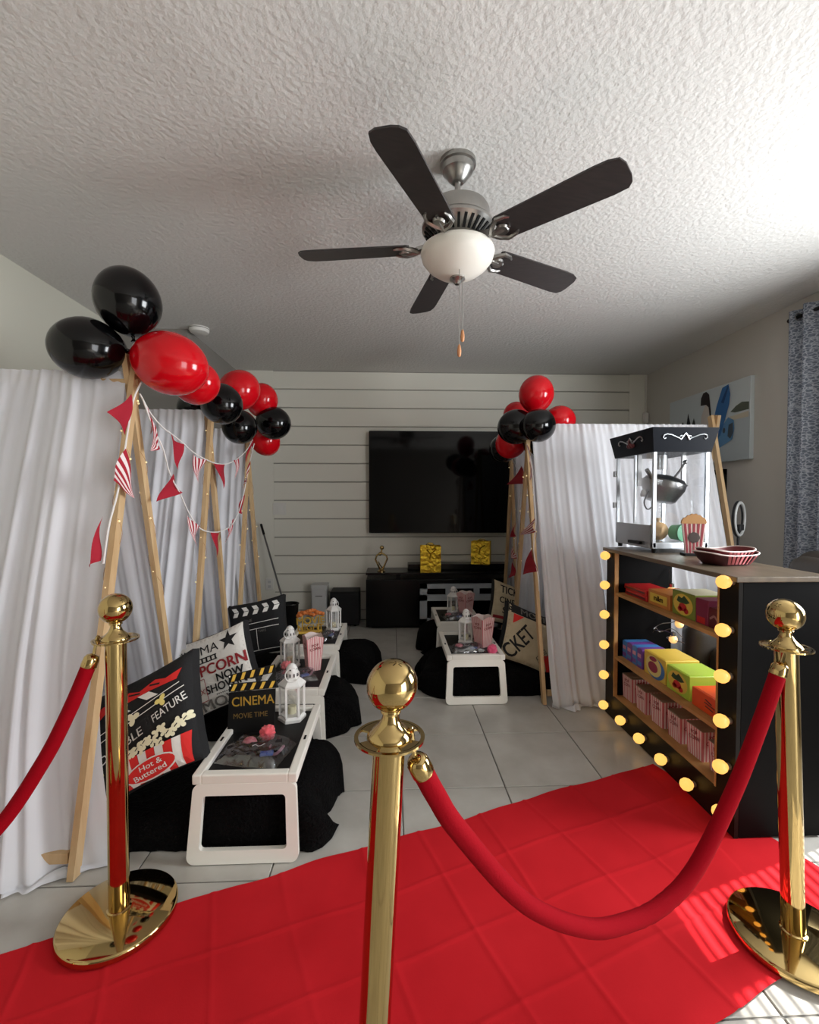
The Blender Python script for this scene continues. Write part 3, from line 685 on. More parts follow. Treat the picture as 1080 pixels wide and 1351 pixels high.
# ---------------------------------------------------------------- favour bags in clear plastic
def favour_bag(loc, rz, w, d, h, label, seed):
    F_ = thing('favour_bag', label, 'favour bag', loc, rz, 'clear plastic favour bags')
    def fn(u, v):
        a, b = 2*u-1, 2*v-1; e = max(0.0, (1-abs(a)**4)*(1-abs(b)**4))**0.5
        n = noise.noise((a*2.4+seed, b*2.4, seed)); n2 = 0.6*noise.noise((a*5+seed, b*5, seed+5))
        return (a*w/2*(1+0.05*n2), b*d/2*(1+0.06*n), 0.004 + e*h*(0.75+0.35*n+0.28*n2))
    obj('plastic_wrap', MB().grid(fn, 36, 28), M_plastic, F_, True, angle=180)
    msk = [(0.075*math.cos(t_)*w/0.2, (0.030*math.sin(t_) + (0.012 if math.sin(t_) > 0 else -0.004)*math.cos(2*t_))*w/0.2) for t_ in [2*PI*k/28 for k in range(28)]]
    Mx = Matrix.Translation((0.0, 0.01, h*0.42)) @ Matrix.Rotation(0.25, 4, 'X') @ Matrix.Rotation(0.3, 4, 'Z')
    mk = obj('sleep_mask', MB().prism(msk, -0.006, 0.006, M=Mx), mat('mask_satin', (26, 26, 30), 0.35), F_)
    sq = [(0.012*k-0.024, 0.006*math.sin(k*1.9)) for k in range(5)]
    obj('lettering', MB().tube([tuple(Mx @ Vector((x, y, 0.0075))) for x, y in sq], 0.0012, 5), M_pr_white, mk)
    obj('sock_roll', MB().sphere((-0.22*w, 0.18*d, h*0.40), 0.028, 14, 10, sz=0.7), mat('pink_plush', (206, 124, 130), 0.9, bump=(120, 0.5, 0.004)), F_, True)
    obj('candy_packet', MB().bevel_box((0.16*w, -0.14*d, h*0.30), (0.05, 0.036, 0.012), 0.004, M=Matrix.Rotation(0.4, 4, 'Z')), mat('blue_packet', (64, 96, 160), 0.35), F_)
    obj('bracelet', MB().tube([(0.30*w+0.025*math.cos(2*PI*k/18), 0.02+0.028*math.sin(2*PI*k/18), h*0.35+0.008*math.cos(2*PI*k/9)) for k in range(18)], 0.006, 6, closed=True), mat('mauve_band', (152, 112, 122), 0.5), F_, True)
    return F_
favour_bag((-0.525, 1.775, 0.286), -0.25, 0.245, 0.20, 0.052, 'clear bag of party favours in front of the clapper sign', 1.0)
favour_bag((-0.530, 2.535, 0.286), 0.3, 0.22, 0.17, 0.045, 'clear bag of party favours before the popcorn box, middle left tray', 6.0)
favour_bag((-0.470, 3.27, 0.286), 0.9, 0.20, 0.15, 0.045, 'clear bag of party favours on the far left tray', 8.0)
favour_bag((0.500, 2.965, 0.286), 0.1, 0.22, 0.13, 0.045, 'clear bag of party favours on the nearer right tray', 3.0)
favour_bag((0.530, 3.78, 0.286), 0.2, 0.20, 0.15, 0.045, 'clear bag of party favours on the tray before the console', 4.0)
def pompom(loc, r, label, col, nm):
    P = MB(); n, m = 26, 16
    rn = random.Random(5)
    P.lathe([(r*math.sin(PI*i/m)*(1+0.0) if 0 < i < m else 0.0003, -r*math.cos(PI*i/m)) for i in range(m+1)], n)
    P.v = [tuple(Vector(v)*(1+0.34*noise.noise(Vector(v)*120))) for v in P.v]
    o = tag(obj('pompom', P, mat(nm, col, 0.95, sheen=0.3), None, True), label, 'pompom', 'pink pompoms'); o.location = loc
pompom((-0.505, 1.850, 0.330), 0.029, 'coral pink pompom lying on the bag by clapper sign', (214, 84, 92), 'coral_fluff')
pompom((0.645, 2.870, 0.318), 0.031, 'bright pink pompom on the corner of the nearer right tray', (222, 84, 122), 'pink_fluff')
pompom((-0.610, 2.640, 0.315), 0.028, 'salmon pink pompom under the lantern of middle left tray', (206, 110, 112), 'salmon_fluff')

# ================================================================ cushions
def shape_faces(sh):
    k = sh[0]
    if k == 'poly': pts = sh[1]
    elif k == 'ell':
        _, u, v, a, b, r = sh; c_, s_ = math.cos(r), math.sin(r)
        pts = [(u+a*math.cos(t_)*c_-b*math.sin(t_)*s_, v+a*math.cos(t_)*s_+b*math.sin(t_)*c_) for t_ in [2*PI*i/22 for i in range(22)]]
    elif k == 'line':
        _, (a, b), (c, d), w = sh; dx, dy = c-a, d-b; l = math.hypot(dx, dy); nx, ny = -dy/l*w/2, dx/l*w/2
        pts = [(a+nx, b+ny), (a-nx, b-ny), (c-nx, d-ny), (c+nx, d+ny)]
    elif k == 'star':
        _, u, v, r, rot = sh
        pts = [(u+(r if i % 2 == 0 else r*0.4)*math.cos(rot+PI*i/5), v+(r if i % 2 == 0 else r*0.4)*math.sin(rot+PI*i/5)) for i in range(10)]
    elif k == 'text':
        _, body, u, v, size, rot, bold, sx = sh
        vs, fs = text_geo(body, size, bold); c_, s_ = math.cos(rot), math.sin(rot)
        return [(u+x*sx*c_-y*s_, v+x*sx*s_+y*c_) for x, y, z in vs], fs
    tri = geometry.tessellate_polygon([[Vector((x, y, 0)) for x, y in pts]])
    return pts, [tuple(t_) for t_ in tri]
def kernel(u, v, s, rot=0):
    return [('ell', u+s*0.5*math.cos(a+rot), v+s*0.5*math.sin(a+rot), s*0.55, s*0.42, a+rot) for a in (0, 2.1, 4.2)]
def cushion(label, c, ex, ey, th, body, prints, n=26):
    ex, ey = Vector(ex)/2, Vector(ey)/2; nz = ex.cross(ey).normalized()
    if nz.y > 0: nz = -nz
    base = Vector((c[0], c[1], 0)); rel = Vector(c)-base
    C_ = thing('cushion', label, 'cushion', base, 0, 'movie themed cushions')
    def S(u, v, off, side=1):
        uc, vc = max(-1, min(1, u)), max(-1, min(1, v))
        pu = u*(1-0.07*(1-vc*vc)); pv = v*(1-0.07*(1-uc*uc))
        h_ = th*max(0.0, (1-uc**4)*(1-vc**4))**0.5 + 0.026
        return rel + ex*pu + ey*pv + nz*side*(h_+off)
    b = MB()
    b.grid(lambda a, q: S(2*a-1, 2*q-1, 0, 1), n, n); b.grid(lambda a, q: S(1-2*a, 2*q-1, 0, -1), n, n)
    for e in range(4):
        def side(a, q, e=e):
            t_ = 2*a-1; u, v = ((t_, -1), (1, t_), (-t_, 1), (-1, -t_))[e]
            p, r_ = S(u, v, 0, -1), S(u, v, 0, 1); return p+(r_-p)*q
        b.grid(side, n, 2)
    obj('cover', b, body, C_, True, angle=60)
    for k, (nm, m, shapes) in enumerate(prints):
        pb = MB()
        for sh in shapes:
            vs, fs = shape_faces(sh)
            bm = bmesh.new(); bv = [bm.verts.new((x, y, 0)) for x, y in vs]
            for f in fs:
                try: bm.faces.new([bv[i] for i in f])
                except Exception: pass
            for _ in range(5):
                lg = [e_ for e_ in bm.edges if e_.calc_length() > 0.16]
                if not lg: break
                bmesh.ops.subdivide_edges(bm, edges=lg, cuts=1); bmesh.ops.triangulate(bm, faces=bm.faces[:])
            bm.verts.index_update()
            pb.add([S(v.co.x, v.co.y, 0.0022+0.0012*k) for v in bm.verts], [[v.index for v in f.verts] for f in bm.faces]); bm.free()
        obj(nm, pb, m, C_)
    return C_
# double feature
stripes_w = []; stripes_r = []
for k in range(9):
    u0 = -0.44+0.157*k; u1 = u0+0.157
    q = ('poly', [(u0*0.86+0.06, -0.97), (u1*0.86+0.06, -0.97), (u1, -0.43), (u0, -0.43)])
    (stripes_r if k % 2 == 0 else stripes_w).append(q)
puffs = []; outlines = []
rn = random.Random(3)
for k in range(30):
    u = -0.46+1.42*(k/29); top = 0.06+0.24*min(1, max(0, (u+0.35)/0.9))
    v_ = -0.44+rn.uniform(0, 1)*top
    puffs += kernel(u, v_, 0.085, rn.uniform(0, 6))
    if k % 3 == 1: outlines.append(('line', (u-0.02, v_-0.02), (u+0.03, v_+0.025), 0.018))  # short printed black lines that outline the popcorn
cushion('black cushion printed DOUBLE FEATURE over a striped popcorn bucket', (-0.948, 1.80, 0.385), (0.405, 0.0, 0.205), (-0.092, 0.13, 0.375), 0.055, M_padb, [
    ('marquee_band', M_pr_red, [('poly', [(-0.98, 0.42), (-0.72, 0.50), (-0.5, 0.62), (-0.1, 0.60), (0.3, 0.62), (0.80, 0.58), (0.88, 0.74), (0.6, 0.70), (0.4, 0.78), (0.1, 0.70), (-0.1, 0.78), (-0.4, 0.72), (-0.6, 0.74), (-0.98, 0.58)])]),
    ('marquee_shadow', M_pr_black, [('line', (-0.5, 0.70), (-0.3, 0.64), 0.03), ('line', (-0.1, 0.72), (0.12, 0.66), 0.03), ('line', (0.3, 0.72), (0.5, 0.66), 0.03)]),  # short black strokes printed on the red band
    ('white_chevrons', M_pr_white, [('poly', [(-0.30, 0.42), (-0.05, 0.42), (-0.28, 0.60), (-0.50, 0.58)]), ('poly', [(0.26, 0.47), (0.48, 0.47), (0.30, 0.61), (0.08, 0.61)]), ('poly', [(-0.95, 0.05), (-0.72, 0.05), (-0.9, 0.25), (-0.97, 0.25)]),
        ('line', (-0.95, 0.20), (0.85, 0.50), 0.016), ('line', (-0.95, 0.06), (0.92, 0.40), 0.016)]),
    ('kernel_blossom', M_pr_cream, kernel(-0.02, 0.26, 0.13, 0.3)), ('kernel_blossom', M_pr_yel, kernel(0.53, 0.33, 0.11, 1.0)),
    ('title', M_pr_white, [('text', 'DOUBLE', -0.27, -0.14, 0.23, 0.24, 0.005, 1.0), ('text', 'FEATURE', 0.65, 0.135, 0.22, 0.27, 0.005, 0.70)]),
    ('bucket_white', M_pr_white, stripes_w), ('bucket_red', M_pr_red, stripes_r),
    ('popcorn', M_pr_cream, puffs), ('popcorn_outline', M_pr_black, outlines), ('kernel_blossom', M_pr_yel, kernel(-0.72, -0.52, 0.13, 0.5)),
    ('badge_edge', M_pr_white, [('ell', 0.24, -0.78, 0.47, 0.195, 0.06)]),
    ('badge', M_pr_red, [('ell', 0.24, -0.78, 0.44, 0.170, 0.06)]), ('badge', M_pr_red, [('ell', -0.62, -0.93, 0.34, 0.10, 0)]),
    ('badge_text', M_pr_white, [('text', 'Hot &', 0.26, -0.71, 0.14, 0.06, 0.008, 1.2), ('text', 'Buttered', 0.22, -0.84, 0.14, 0.06, 0.008, 1.2)]),
])
# popcorn now showing
cushion('white panelled cushion printed POPCORN NOW SHOWING with black star', (-0.930, 2.50, 0.352), (0.375, 0.0, 0.145), (-0.135, 0.12, 0.365), 0.055, M_padb, [
    ('white_panel', M_padw, [('poly', [(-0.98, -0.98), (0.97, -0.98), (0.97, 0.97), (-0.98, 0.97)])]),
    ('star', M_pr_black, [('star', 0.56, 0.66, 0.27, PI/2)]),
    ('top_letters', M_pr_black, [('text', 'CINEMA', -0.42, 0.62, 0.34, 0, 0.0, 1.1), ('line', (-0.95, 0.42), (0.18, 0.42), 0.03), ('line', (-0.95, 0.30), (0.18, 0.30), 0.03)] + [('line', (-0.9+0.13*k, 0.30), (-0.9+0.13*k, 0.42), 0.05) for k in range(9)]),
    ('popcorn_letters', M_pr_maroon, [('text', 'POPCORN', 0.02, 0.07, 0.40, 0.0, 0.02, 1.0)]),
    ('showing_letters', M_pr_black, [('text', 'NOW', 0.42, -0.22, 0.30, 0, 0.02, 1.0), ('text', 'SHOWING', 0.36, -0.46, 0.30, 0, 0.02, 0.95)] + [('ell', -0.05+0.055*k, -0.63, 0.016, 0.016, 0) for k in range(15)]),
    ('movie_letters', M_pr_grey, [('text', 'MOVIE', 0.12, -0.84, 0.38, 0, 0.012, 1.2)]),
    ('ticket_outline', M_pr_maroon, [('line', (-0.52, -0.12), (-0.30, -0.12), 0.018), ('line', (-0.52, -0.70), (-0.30, -0.70), 0.018), ('line', (-0.30, -0.12), (-0.30, -0.70), 0.018), ('line', (-0.52, -0.12), (-0.52, -0.70), 0.018), ('text', 'X', -0.41, -0.45, 0.2, 0, 0, 1)]),
])
# clapperboard
clp = []
for k in range(5):
    u = -0.78+0.36*k
    clp.append(('poly', [(u, 0.50), (u+0.17, 0.50), (u+0.24, 0.66), (u+0.07, 0.66)])); clp.append(('poly', [(u+0.07, 0.68), (u+0.24, 0.68), (u+0.14, 0.84), (u-0.03, 0.84)]))
cushion('black cushion printed as a white-striped clapperboard', (-0.925, 3.20, 0.382), (0.395, 0.0, 0.085), (-0.062, 0.12, 0.36), 0.055, M_padb, [
    ('clapper_stripes', M_pr_white, clp),
    ('slate_lines', M_pr_white, [('line', (-0.85, 0.16), (0.85, 0.16), 0.022), ('line', (-0.85, -0.06), (0.85, -0.06), 0.022), ('line', (0.05, -0.06), (0.05, -0.85), 0.018), ('line', (-0.85, -0.86), (0.85, -0.86), 0.018)]),
    ('slate_text', M_pr_grey, [('text', 'SCENE', -0.30, 0.28, 0.15, 0, 0.01, 1), ('text', 'TAKE', 0.25, -0.18, 0.12, 0, 0, 1)]),
])
# ticket cushion
tr = math.radians(57)
cushion('beige cushion with bold TICKET lettering and red corners', (0.950, 3.12, 0.305), (0.375, 0.0, -0.15), (0.10, 0.12, 0.36), 0.055, M_padb, [
    ('beige_panel', M_padbeige, [('poly', [(-0.97, -0.97), (0.97, -0.97), (0.97, 0.97), (-0.97, 0.97)])]),
    ('dark_band', M_pr_black, [('poly', [(-0.97, 0.66), (0.97, 0.66), (0.97, 0.97), (-0.97, 0.97)])]),
    ('band_letters', M_pr_grey, [('text', 'MOVIES', 0.10, 0.81, 0.30, 0, 0.01, 1.3)]),
    ('red_corner', M_pr_red, [('poly', [(-0.80, 0.64), (-0.42, 0.64), (-0.80, 0.30)]), ('poly', [(0.50, -0.45), (0.96, -0.20), (0.96, -0.97), (0.75, -0.97)])]),
    ('ticket_letters', M_pr_black, [('text', 'CKET', -0.45, -0.28, 0.76, tr, 0.012, 0.70)]),
    ('stub_letters', mat('print_brown', (92, 82, 66), 0.8), [('text', 'ONE', 0.42, -0.46, 0.22, tr, 0.0, 1.0)] + [('line', (0.24, -0.60), (0.50, -0.20), 0.02), ('line', (0.40, -0.76), (0.66, -0.36), 0.02), ('line', (0.24, -0.60), (0.40, -0.76), 0.02), ('line', (0.50, -0.20), (0.66, -0.36), 0.02)]),
    ])
cushion('beige cushion covered in black poster letters, beyond the ticket cushion', (0.990, 3.76, 0.385), (0.33, 0.0, -0.11), (0.065, 0.11, 0.33), 0.05, M_padb, [
    ('beige_panel', M_padbeige, [('poly', [(-0.97, -0.97), (0.97, -0.97), (0.97, 0.97), (-0.97, 0.97)])]),
    ('poster_letters', M_pr_black, [('text', 'TICKET', 0.0, 0.62, 0.52, 0, 0.02, 0.8), ('text', 'CINEMA', -0.05, 0.10, 0.40, 0, 0.02, 0.9), ('text', 'SHOW', 0.1, -0.38, 0.40, 0, 0.02, 1.0), ('star', 0.68, 0.28, 0.22, 0.5)]),
    ('poster_red', M_pr_maroon, [('poly', [(-0.9, -0.66), (0.2, -0.66), (0.2, -0.8), (-0.9, -0.8)])]),
])

# ================================================================ rope stanchions
def stanchion(label, foot, lean=(0, 0)):
    S_ = thing('rope_stanchion', label, 'stanchion', (foot[0], foot[1], foot[2] if len(foot) > 2 else 0.009), 0, 'polished brass rope stanchions')
    R = 0.160
    sh = Matrix(((1, 0, lean[0], 0), (0, 1, lean[1], 0), (0, 0, 1, 0), (0, 0, 0, 1)))
    obj('base', MB().lathe([(R*0.97, 0.0), (R, 0.004), (R, 0.016), (R*0.985, 0.021), (R*0.96, 0.0235), (0.045, 0.0300), (0.03, 0.031)], 72), M_gold, S_, True, angle=50)
    obj('pole', MB().lathe([(0.033, 0.030), (0.033, 0.034), (0.0285, 0.036), (0.0285, 0.845), (0.030, 0.846), (0.030, 0.852)], 40, M=sh), M_gold, S_, True, angle=30)
    # rope plate with four holes around the neck
    n = 64; outer = [(0.062*math.cos(2*PI*k/n), 0.062*math.sin(2*PI*k/n)) for k in range(n)]
    m1 = [(0.040*math.cos(2*PI*k/n), 0.040*math.sin(2*PI*k/n)) for k in range(n)]
    m2 = [(0.055*math.cos(2*PI*k/n), 0.055*math.sin(2*PI*k/n)) for k in range(n)]
    cr = [(0.02*math.cos(2*PI*k/n), 0.02*math.sin(2*PI*k/n)) for k in range(n)]
    pl = MB().ring_prism(outer, m2, 0.852, 0.856, M=sh).ring_prism(m1, cr, 0.852, 0.856, M=sh)
    for q in range(4):
        a0 = PI/4+q*PI/2-0.38; a1 = a0+0.76; pts = []
        for k in range(9): a = a0+(a1-a0)*k/8; pts.append((0.0565*math.cos(a), 0.0565*math.sin(a)))
        for k in range(9): a = a1-(a1-a0)*k/8; pts.append((0.039*math.cos(a), 0.039*math.sin(a)))
        pl.prism(pts, 0.852, 0.856, M=sh)
    obj('rope_plate', pl, M_gold, S_, True, angle=30)
    obj('neck', MB().lathe([(0.0385, 0.856), (0.038, 0.860), (0.030, 0.868), (0.020, 0.878), (0.0145, 0.890), (0.0142, 0.897), (0.018, 0.899), (0.018, 0.903), (0.0145, 0.906)], 36, M=sh), M_gold, S_, True, angle=50)
    obj('ball', MB().lathe([(0.045*math.sin(PI*i/24) if 0 < i < 24 else 0.0003, 0.946-0.045*math.cos(PI*i/24)) for i in range(25)], 48, M=sh), M_gold, S_, True, angle=180)
    return S_
stanchion('polished brass stanchion in front of the double feature cushion', (-0.828, 1.384), (0.006, -0.002))
stanchion('tallest-looking brass stanchion in the centre foreground', (-0.048, 0.795), (0.052, -0.006))
stanchion('brass stanchion at right beside the black snack shelf', (1.158, 1.232, 0.009), (-0.050, 0.0))
stanchion('brass stanchion out beyond the left rope end', (-1.46, 0.66, 0.009))
def bez(P, n=60):
    P = [Vector(p) for p in P]; out = []
    Q = [P[0]*2-P[1]] + P + [P[-1]*2-P[-2]]
    m = len(P)-1; per = max(2, n//m)
    for i in range(m):
        a, b, c, d = Q[i:i+4]
        for k in range(per):
            t_ = k/per; out.append(0.5*((2*b)+(c-a)*t_+(2*a-5*b+4*c-d)*t_*t_+(3*b-a-3*c+d)*t_**3))
    out.append(P[-1]); return out
def rope(label, pts, hookA, hookB):
    path = bez(pts, 70); base = Vector((path[len(path)//2].x, path[len(path)//2].y, 0))
    Rp = thing('velvet_rope', label, 'rope', base, 0, 'red velvet ropes')
    rel = [p-base for p in path]; n = len(rel)
    rad = [0.0195+0.0007*math.sin(i*2.6)*math.exp(-((i-n*0.56)/5)**2) for i in range(n)]
    obj('rope_body', MB().tube(rel, 0.0195, 18, radii=rad), M_rope, Rp, True, angle=180)
    for a, b, hk in ((rel[0], rel[2], hookA), (rel[-1], rel[-3], hookB)):
        d = (a-b).normalized(); Mx = Matrix.Translation(a - d*0.012) @ d.to_track_quat('Z', 'Y').to_matrix().to_4x4()
        f_ = obj('end_cap', MB().lathe([(0.0205, 0), (0.0215, 0.004), (0.0205, 0.026), (0.016, 0.034), (0.008, 0.038)], 24, M=Mx), M_gold, Rp, True, angle=40)
        e = a + d*0.026; h_ = Vector(hk)-base
        obj('snap_hook', MB().tube(bez([e, e+(h_-e)*0.5+Vector((0, 0, 0.004)), h_+Vector((0, 0, 0.010)), h_+(h_-e).normalized()*0.012, h_+Vector((0, 0, -0.008))], 24), 0.0045, 8), M_gold, f_, True)
rope('red velvet rope hanging between centre and right stanchions', [(0.052, 0.800, 0.800), (0.080, 0.812, 0.742), (0.128, 0.835, 0.655), (0.275, 0.910, 0.445), (0.440, 0.985, 0.312), (0.570, 1.045, 0.264), (0.680, 1.085, 0.268), (0.790, 1.125, 0.325), (0.925, 1.175, 0.487), (1.020, 1.205, 0.655), (1.080, 1.215, 0.800)], (0.035, 0.792, 0.862), (1.102, 1.215, 0.862))
rope('red velvet rope running out of frame from the left stanchion', [(-0.885, 1.360, 0.800), (-0.930, 1.335, 0.668), (-0.990, 1.310, 0.531), (-1.085, 1.265, 0.372), (-1.18, 1.16, 0.30), (-1.28, 1.0, 0.32), (-1.36, 0.84, 0.50), (-1.42, 0.73, 0.79)], (-0.868, 1.368, 0.862), (-1.438, 0.705, 0.862))

# ================================================================ bulb-lit snack shelf
X0, X1, Y0, Y1, HB = 1.285, 1.625, 1.625, 2.655, 0.995
bs = thing('snack_shelf', 'black open snack shelf edged with glowing round bulbs', 'shelf', ((X0+X1)/2, (Y0+Y1)/2, 0.006))
bx0, by0 = (X0+X1)/2, (Y0+Y1)/2
def bb(x0, x1, y0, y1, z0, z1): return MB().box(((x0+x1)/2-bx0, (y0+y1)/2-by0, (z0+z1)/2-0.006), (x1-x0, y1-y0, z1-z0))
M_shelfb = mat('shelf_black_paint', (9, 8, 8), 0.5, spec=0.06)
M_shelft = mat('shelf_top_board', (92, 80, 66), 0.38, var=(6, (112, 98, 80), 5), stretch=(3, 0.6, 1))
obj('near_side', bb(X0+0.018, X1, Y0, Y0+0.016, 0.008, 0.975), M_shelfb, bs)
obj('far_side', bb(X0+0.018, X1, Y1-0.016, Y1, 0.008, 0.975), M_shelfb, bs)
M_stile = mat('shelf_front_paint', (24, 21, 18), 0.38, spec=0.12)
obj('front_stile', bb(X0, X0+0.016, Y0, Y0+0.098, 0.006, 0.975), M_stile, bs)
obj('front_stile', bb(X0, X0+0.016, Y1-0.098, Y1, 0.006, 0.975), M_stile, bs)
obj('front_kick_board', bb(X0, X0+0.016, Y0+0.098, Y1-0.098, 0.006, 0.142), M_stile, bs)
obj('inner_lining', bb(X0+0.02, X1-0.01, Y1-0.108, Y1-0.100, 0.15, 0.975), M_shelfb, bs)
obj('inner_lining', bb(X0+0.02, X1-0.01, Y0+0.100, Y0+0.108, 0.15, 0.975), M_shelfb, bs)
obj('top_board', MB().bevel_box((0.0, 0, 0.979), (X1-X0+0.04, Y1-Y0+0.03, 0.020), 0.003), M_shelft, bs)
for z in (0.146, 0.378, 0.746): obj('shelf_board', bb(X0+0.002, X1-0.01, Y0+0.098, Y1-0.098, z-0.016, z), M_woodr, bs)
for yy in (Y0+0.098, Y1-0.106): obj('wood_edging', bb(X0-0.003, X0+0.018, yy, yy+0.008, 0.142, 0.970), M_woodr, bs)
bsrc = ssrc = None
BL = [(2.605, z) for z in (0.952, 0.779, 0.605, 0.427, 0.248, 0.068)] + [(y, 0.072) for y in (2.408, 2.220, 2.034, 1.848)] + [(1.655, z) for z in (0.970, 0.787, 0.611, 0.440, 0.264, 0.088)]
for y, z in BL:
    loc = (X0-0.036-bx0, y-by0, z-0.006)
    if bsrc: b = inst(bsrc, 'bulb', bs, loc); inst(ssrc, 'bulb_socket', b, (0, 0, 0))
    else:
        Mz = Matrix.Rotation(PI/2, 4, 'Y')
        b = bsrc = obj('bulb', MB().lathe([(0.0003, -0.026), (0.012, -0.0235), (0.021, -0.016), (0.0255, -0.004), (0.0255, 0.003), (0.021, 0.015), (0.014, 0.022), (0.011, 0.026)], 20, M=Mz), M_bulb, bs, True, loc, 180)
        ssrc = obj('bulb_socket', MB().lathe([(0.012, 0.024), (0.013, 0.026), (0.013, 0.040)], 16, M=Mz), M_shelft, b, True)
# the string of loose bulbs inside the shelf
sl = thing('bulb_string', 'loose wired globe bulbs strung inside the snack shelf', 'string light', (1.54, 2.45, 0.380))
wp = [(0.05, 0.08, 0.50), (0.02, 0.03, 0.42), (0.0, -0.02, 0.40), (0.03, -0.06, 0.39), (0.055, 0.0, 0.30), (0.05, 0.02, 0.22), (0.0, 0.07, 0.19), (-0.05, 0.06, 0.16), (-0.02, 0.0, 0.17), (0.0, -0.05, 0.16), (-0.03, -0.03, 0.14), (0.03, -0.09, 0.13)]
obj('wire', MB().tube(bez(wp, 90), 0.0022, 6), M_steel, sl, True)
obj('wire', MB().tube(bez([(-0.05, 0.07, 0.14), (-0.06, 0.02, 0.18), (-0.02, 0.05, 0.15), (0.02, 0.0, 0.18), (0.04, -0.06, 0.15)], 60), 0.002, 6), M_steel, sl, True)
for p in ((0.0, -0.02, 0.398), (0.02, -0.06, 0.225), (0.0, -0.04, 0.135)):
    b = obj('bulb', MB().sphere(p, 0.022, 18, 12), M_bulbdim, sl, True, angle=180)
    obj('bulb_cap', MB().lathe([(0.011, 0.018), (0.012, 0.038), (0.004, 0.042)], 12, c=p), M_steel, b, True)

# ---------------------------------------------------------------- candy boxes; x depth into the shelf, y width, z height
def candy(label, y0, y1, z, d, h, body, prints, x0=1.325, name='candy_box', n=1, group=None, top=None):
    """a carton lying with its printed face towards -x"""
    c = thing(name, label, 'candy box', (x0+d/2, (y0+y1)/2, z), 0, group); w = y1-y0
    obj('carton', MB().bevel_box((0, 0, h/2), (d, w, h), 0.0025, n=1), body, c)
    Fm = Matrix.Translation((-d/2-0.0008, 0, h/2)) @ Matrix(((0, 0, -1, 0), (-1, 0, 0, 0), (0, 1, 0, 0), (0, 0, 0, 1)))
    for nm, m, shapes in prints:
        pb = MB()
        for sh in shapes:
            vs, fs = shape_faces(sh)
            pb.add([(x*(w/2 if sh[0] != 'text' else h/2), y*h/2, 0) for x, y in vs], fs, M=Fm)
        pb.v = [(p[0]-0.0004*(len(c.children)), p[1], p[2]) for p in pb.v]
        obj(nm, pb, m, c)
    if top: obj('lid_panel', MB().box((0, 0, h+0.0006), (d*0.9, w*0.88, 0.0014)), top, c)
    return c
K = lambda n_, c_: mat(n_, c_, 0.42)
c_or, c_gr, c_mg, c_mr, c_bl, c_pu, c_ye, c_ro, c_rd = K('candy_orange', (206, 128, 58)), K('candy_green', (150, 176, 54)), K('candy_magenta', (126, 26, 62)), K('candy_maroon', (96, 18, 26)), K('candy_blue', (66, 124, 186)), K('candy_purple', (112, 66, 150)), K('candy_yellow', (226, 192, 74)), K('candy_bright_orange', (226, 78, 26)), K('candy_red', (196, 28, 30))
c_brown, c_dg, c_ltg = K('candy_brown', (66, 40, 26)), K('candy_dark_green', (40, 70, 30)), K('candy_lime', (178, 206, 66))
z1_, z2_, z3_ = 0.746, 0.378, 0.146
for k, (h0, hh, dy) in enumerate(((0.0, 0.030, 0.0), (0.031, 0.026, 0.006))):
    candy(('bottom' if k == 0 else 'top') + ' red candy packet of the stack at far end of top shelf', 2.300+dy, 2.515+dy*2, z1_+h0, 0.15, hh, c_rd, [('band', c_mr, [('poly', [(-0.9, -0.5), (0.9, -0.5), (0.9, 0.2), (-0.9, 0.2)])])], group='red candy packets')
candy('tan orange candy box with dark lettering on the top shelf', 2.105, 2.285, z1_, 0.16, 0.075, c_or, [('label_patch', c_ye, [('poly', [(-0.8, -0.55), (0.8, -0.55), (0.8, 0.65), (-0.8, 0.65)])]), ('lettering', c_brown, [('text', 'm&m', -0.0, 0.05, 1.0, 0, 0.03, 1.0)])])
sp_front = lambda: [('yellow_burst', c_ye, [('ell', 0, 0, 0.86, 0.86, 0)]), ('title_blob', c_dg, [('poly', [(-0.55, 0.2), (-0.4, 0.62), (-0.1, 0.5), (0.1, 0.75), (0.4, 0.5), (0.6, 0.3), (0.3, 0.12), (-0.3, 0.1)])]), ('berries', c_rd, [('ell', 0.0, -0.2, 0.35, 0.32, 0), ('ell', -0.25, -0.4, 0.2, 0.2, 0), ('ell', 0.3, -0.45, 0.2, 0.22, 0)])]
candy('olive green fruit candy box on the top shelf', 1.925, 2.085, z1_, 0.16, 0.112, K('candy_olive', (126, 138, 48)), sp_front(), top=M_pr_cream)
candy('magenta candy box beside the green one on the top shelf', 1.842, 1.920, z1_, 0.16, 0.108, c_mg, [('band', c_rd, [('poly', [(-0.7, -0.9), (0.6, -0.9), (0.6, -0.4), (-0.7, -0.4)])])])
candy('dark red candy box at near end of the top shelf', 1.740, 1.838, z1_, 0.16, 0.085, c_mr, [('pale_script', K('candy_pale', (170, 120, 116)), [('line', (-0.8, -0.1), (-0.3, 0.3), 0.2), ('line', (-0.3, 0.3), (0.1, -0.1), 0.2), ('line', (0.1, -0.1), (0.8, 0.3), 0.2)])])
for k in range(4):
    candy(('farthest', 'second', 'third', 'nearest')[k] + ' of the blue and purple candy boxes on the middle shelf', 2.335+0.052*(3-k), 2.383+0.052*(3-k), z2_, 0.14, 0.098+0.002*k, c_bl if k % 2 == 0 else c_pu, [('stripe', c_pu if k % 2 == 0 else c_bl, [('poly', [(-0.8, -0.7), (0.8, -0.7), (0.8, -0.3), (-0.8, -0.3)])]), ('pale_patch', K('candy_pale_pink', (206, 140, 160)), [('poly', [(-0.7, 0.1), (0.7, 0.1), (0.7, 0.5), (-0.7, 0.5)])])], group='blue and purple candy boxes', top=(c_bl, c_pu)[k % 2])
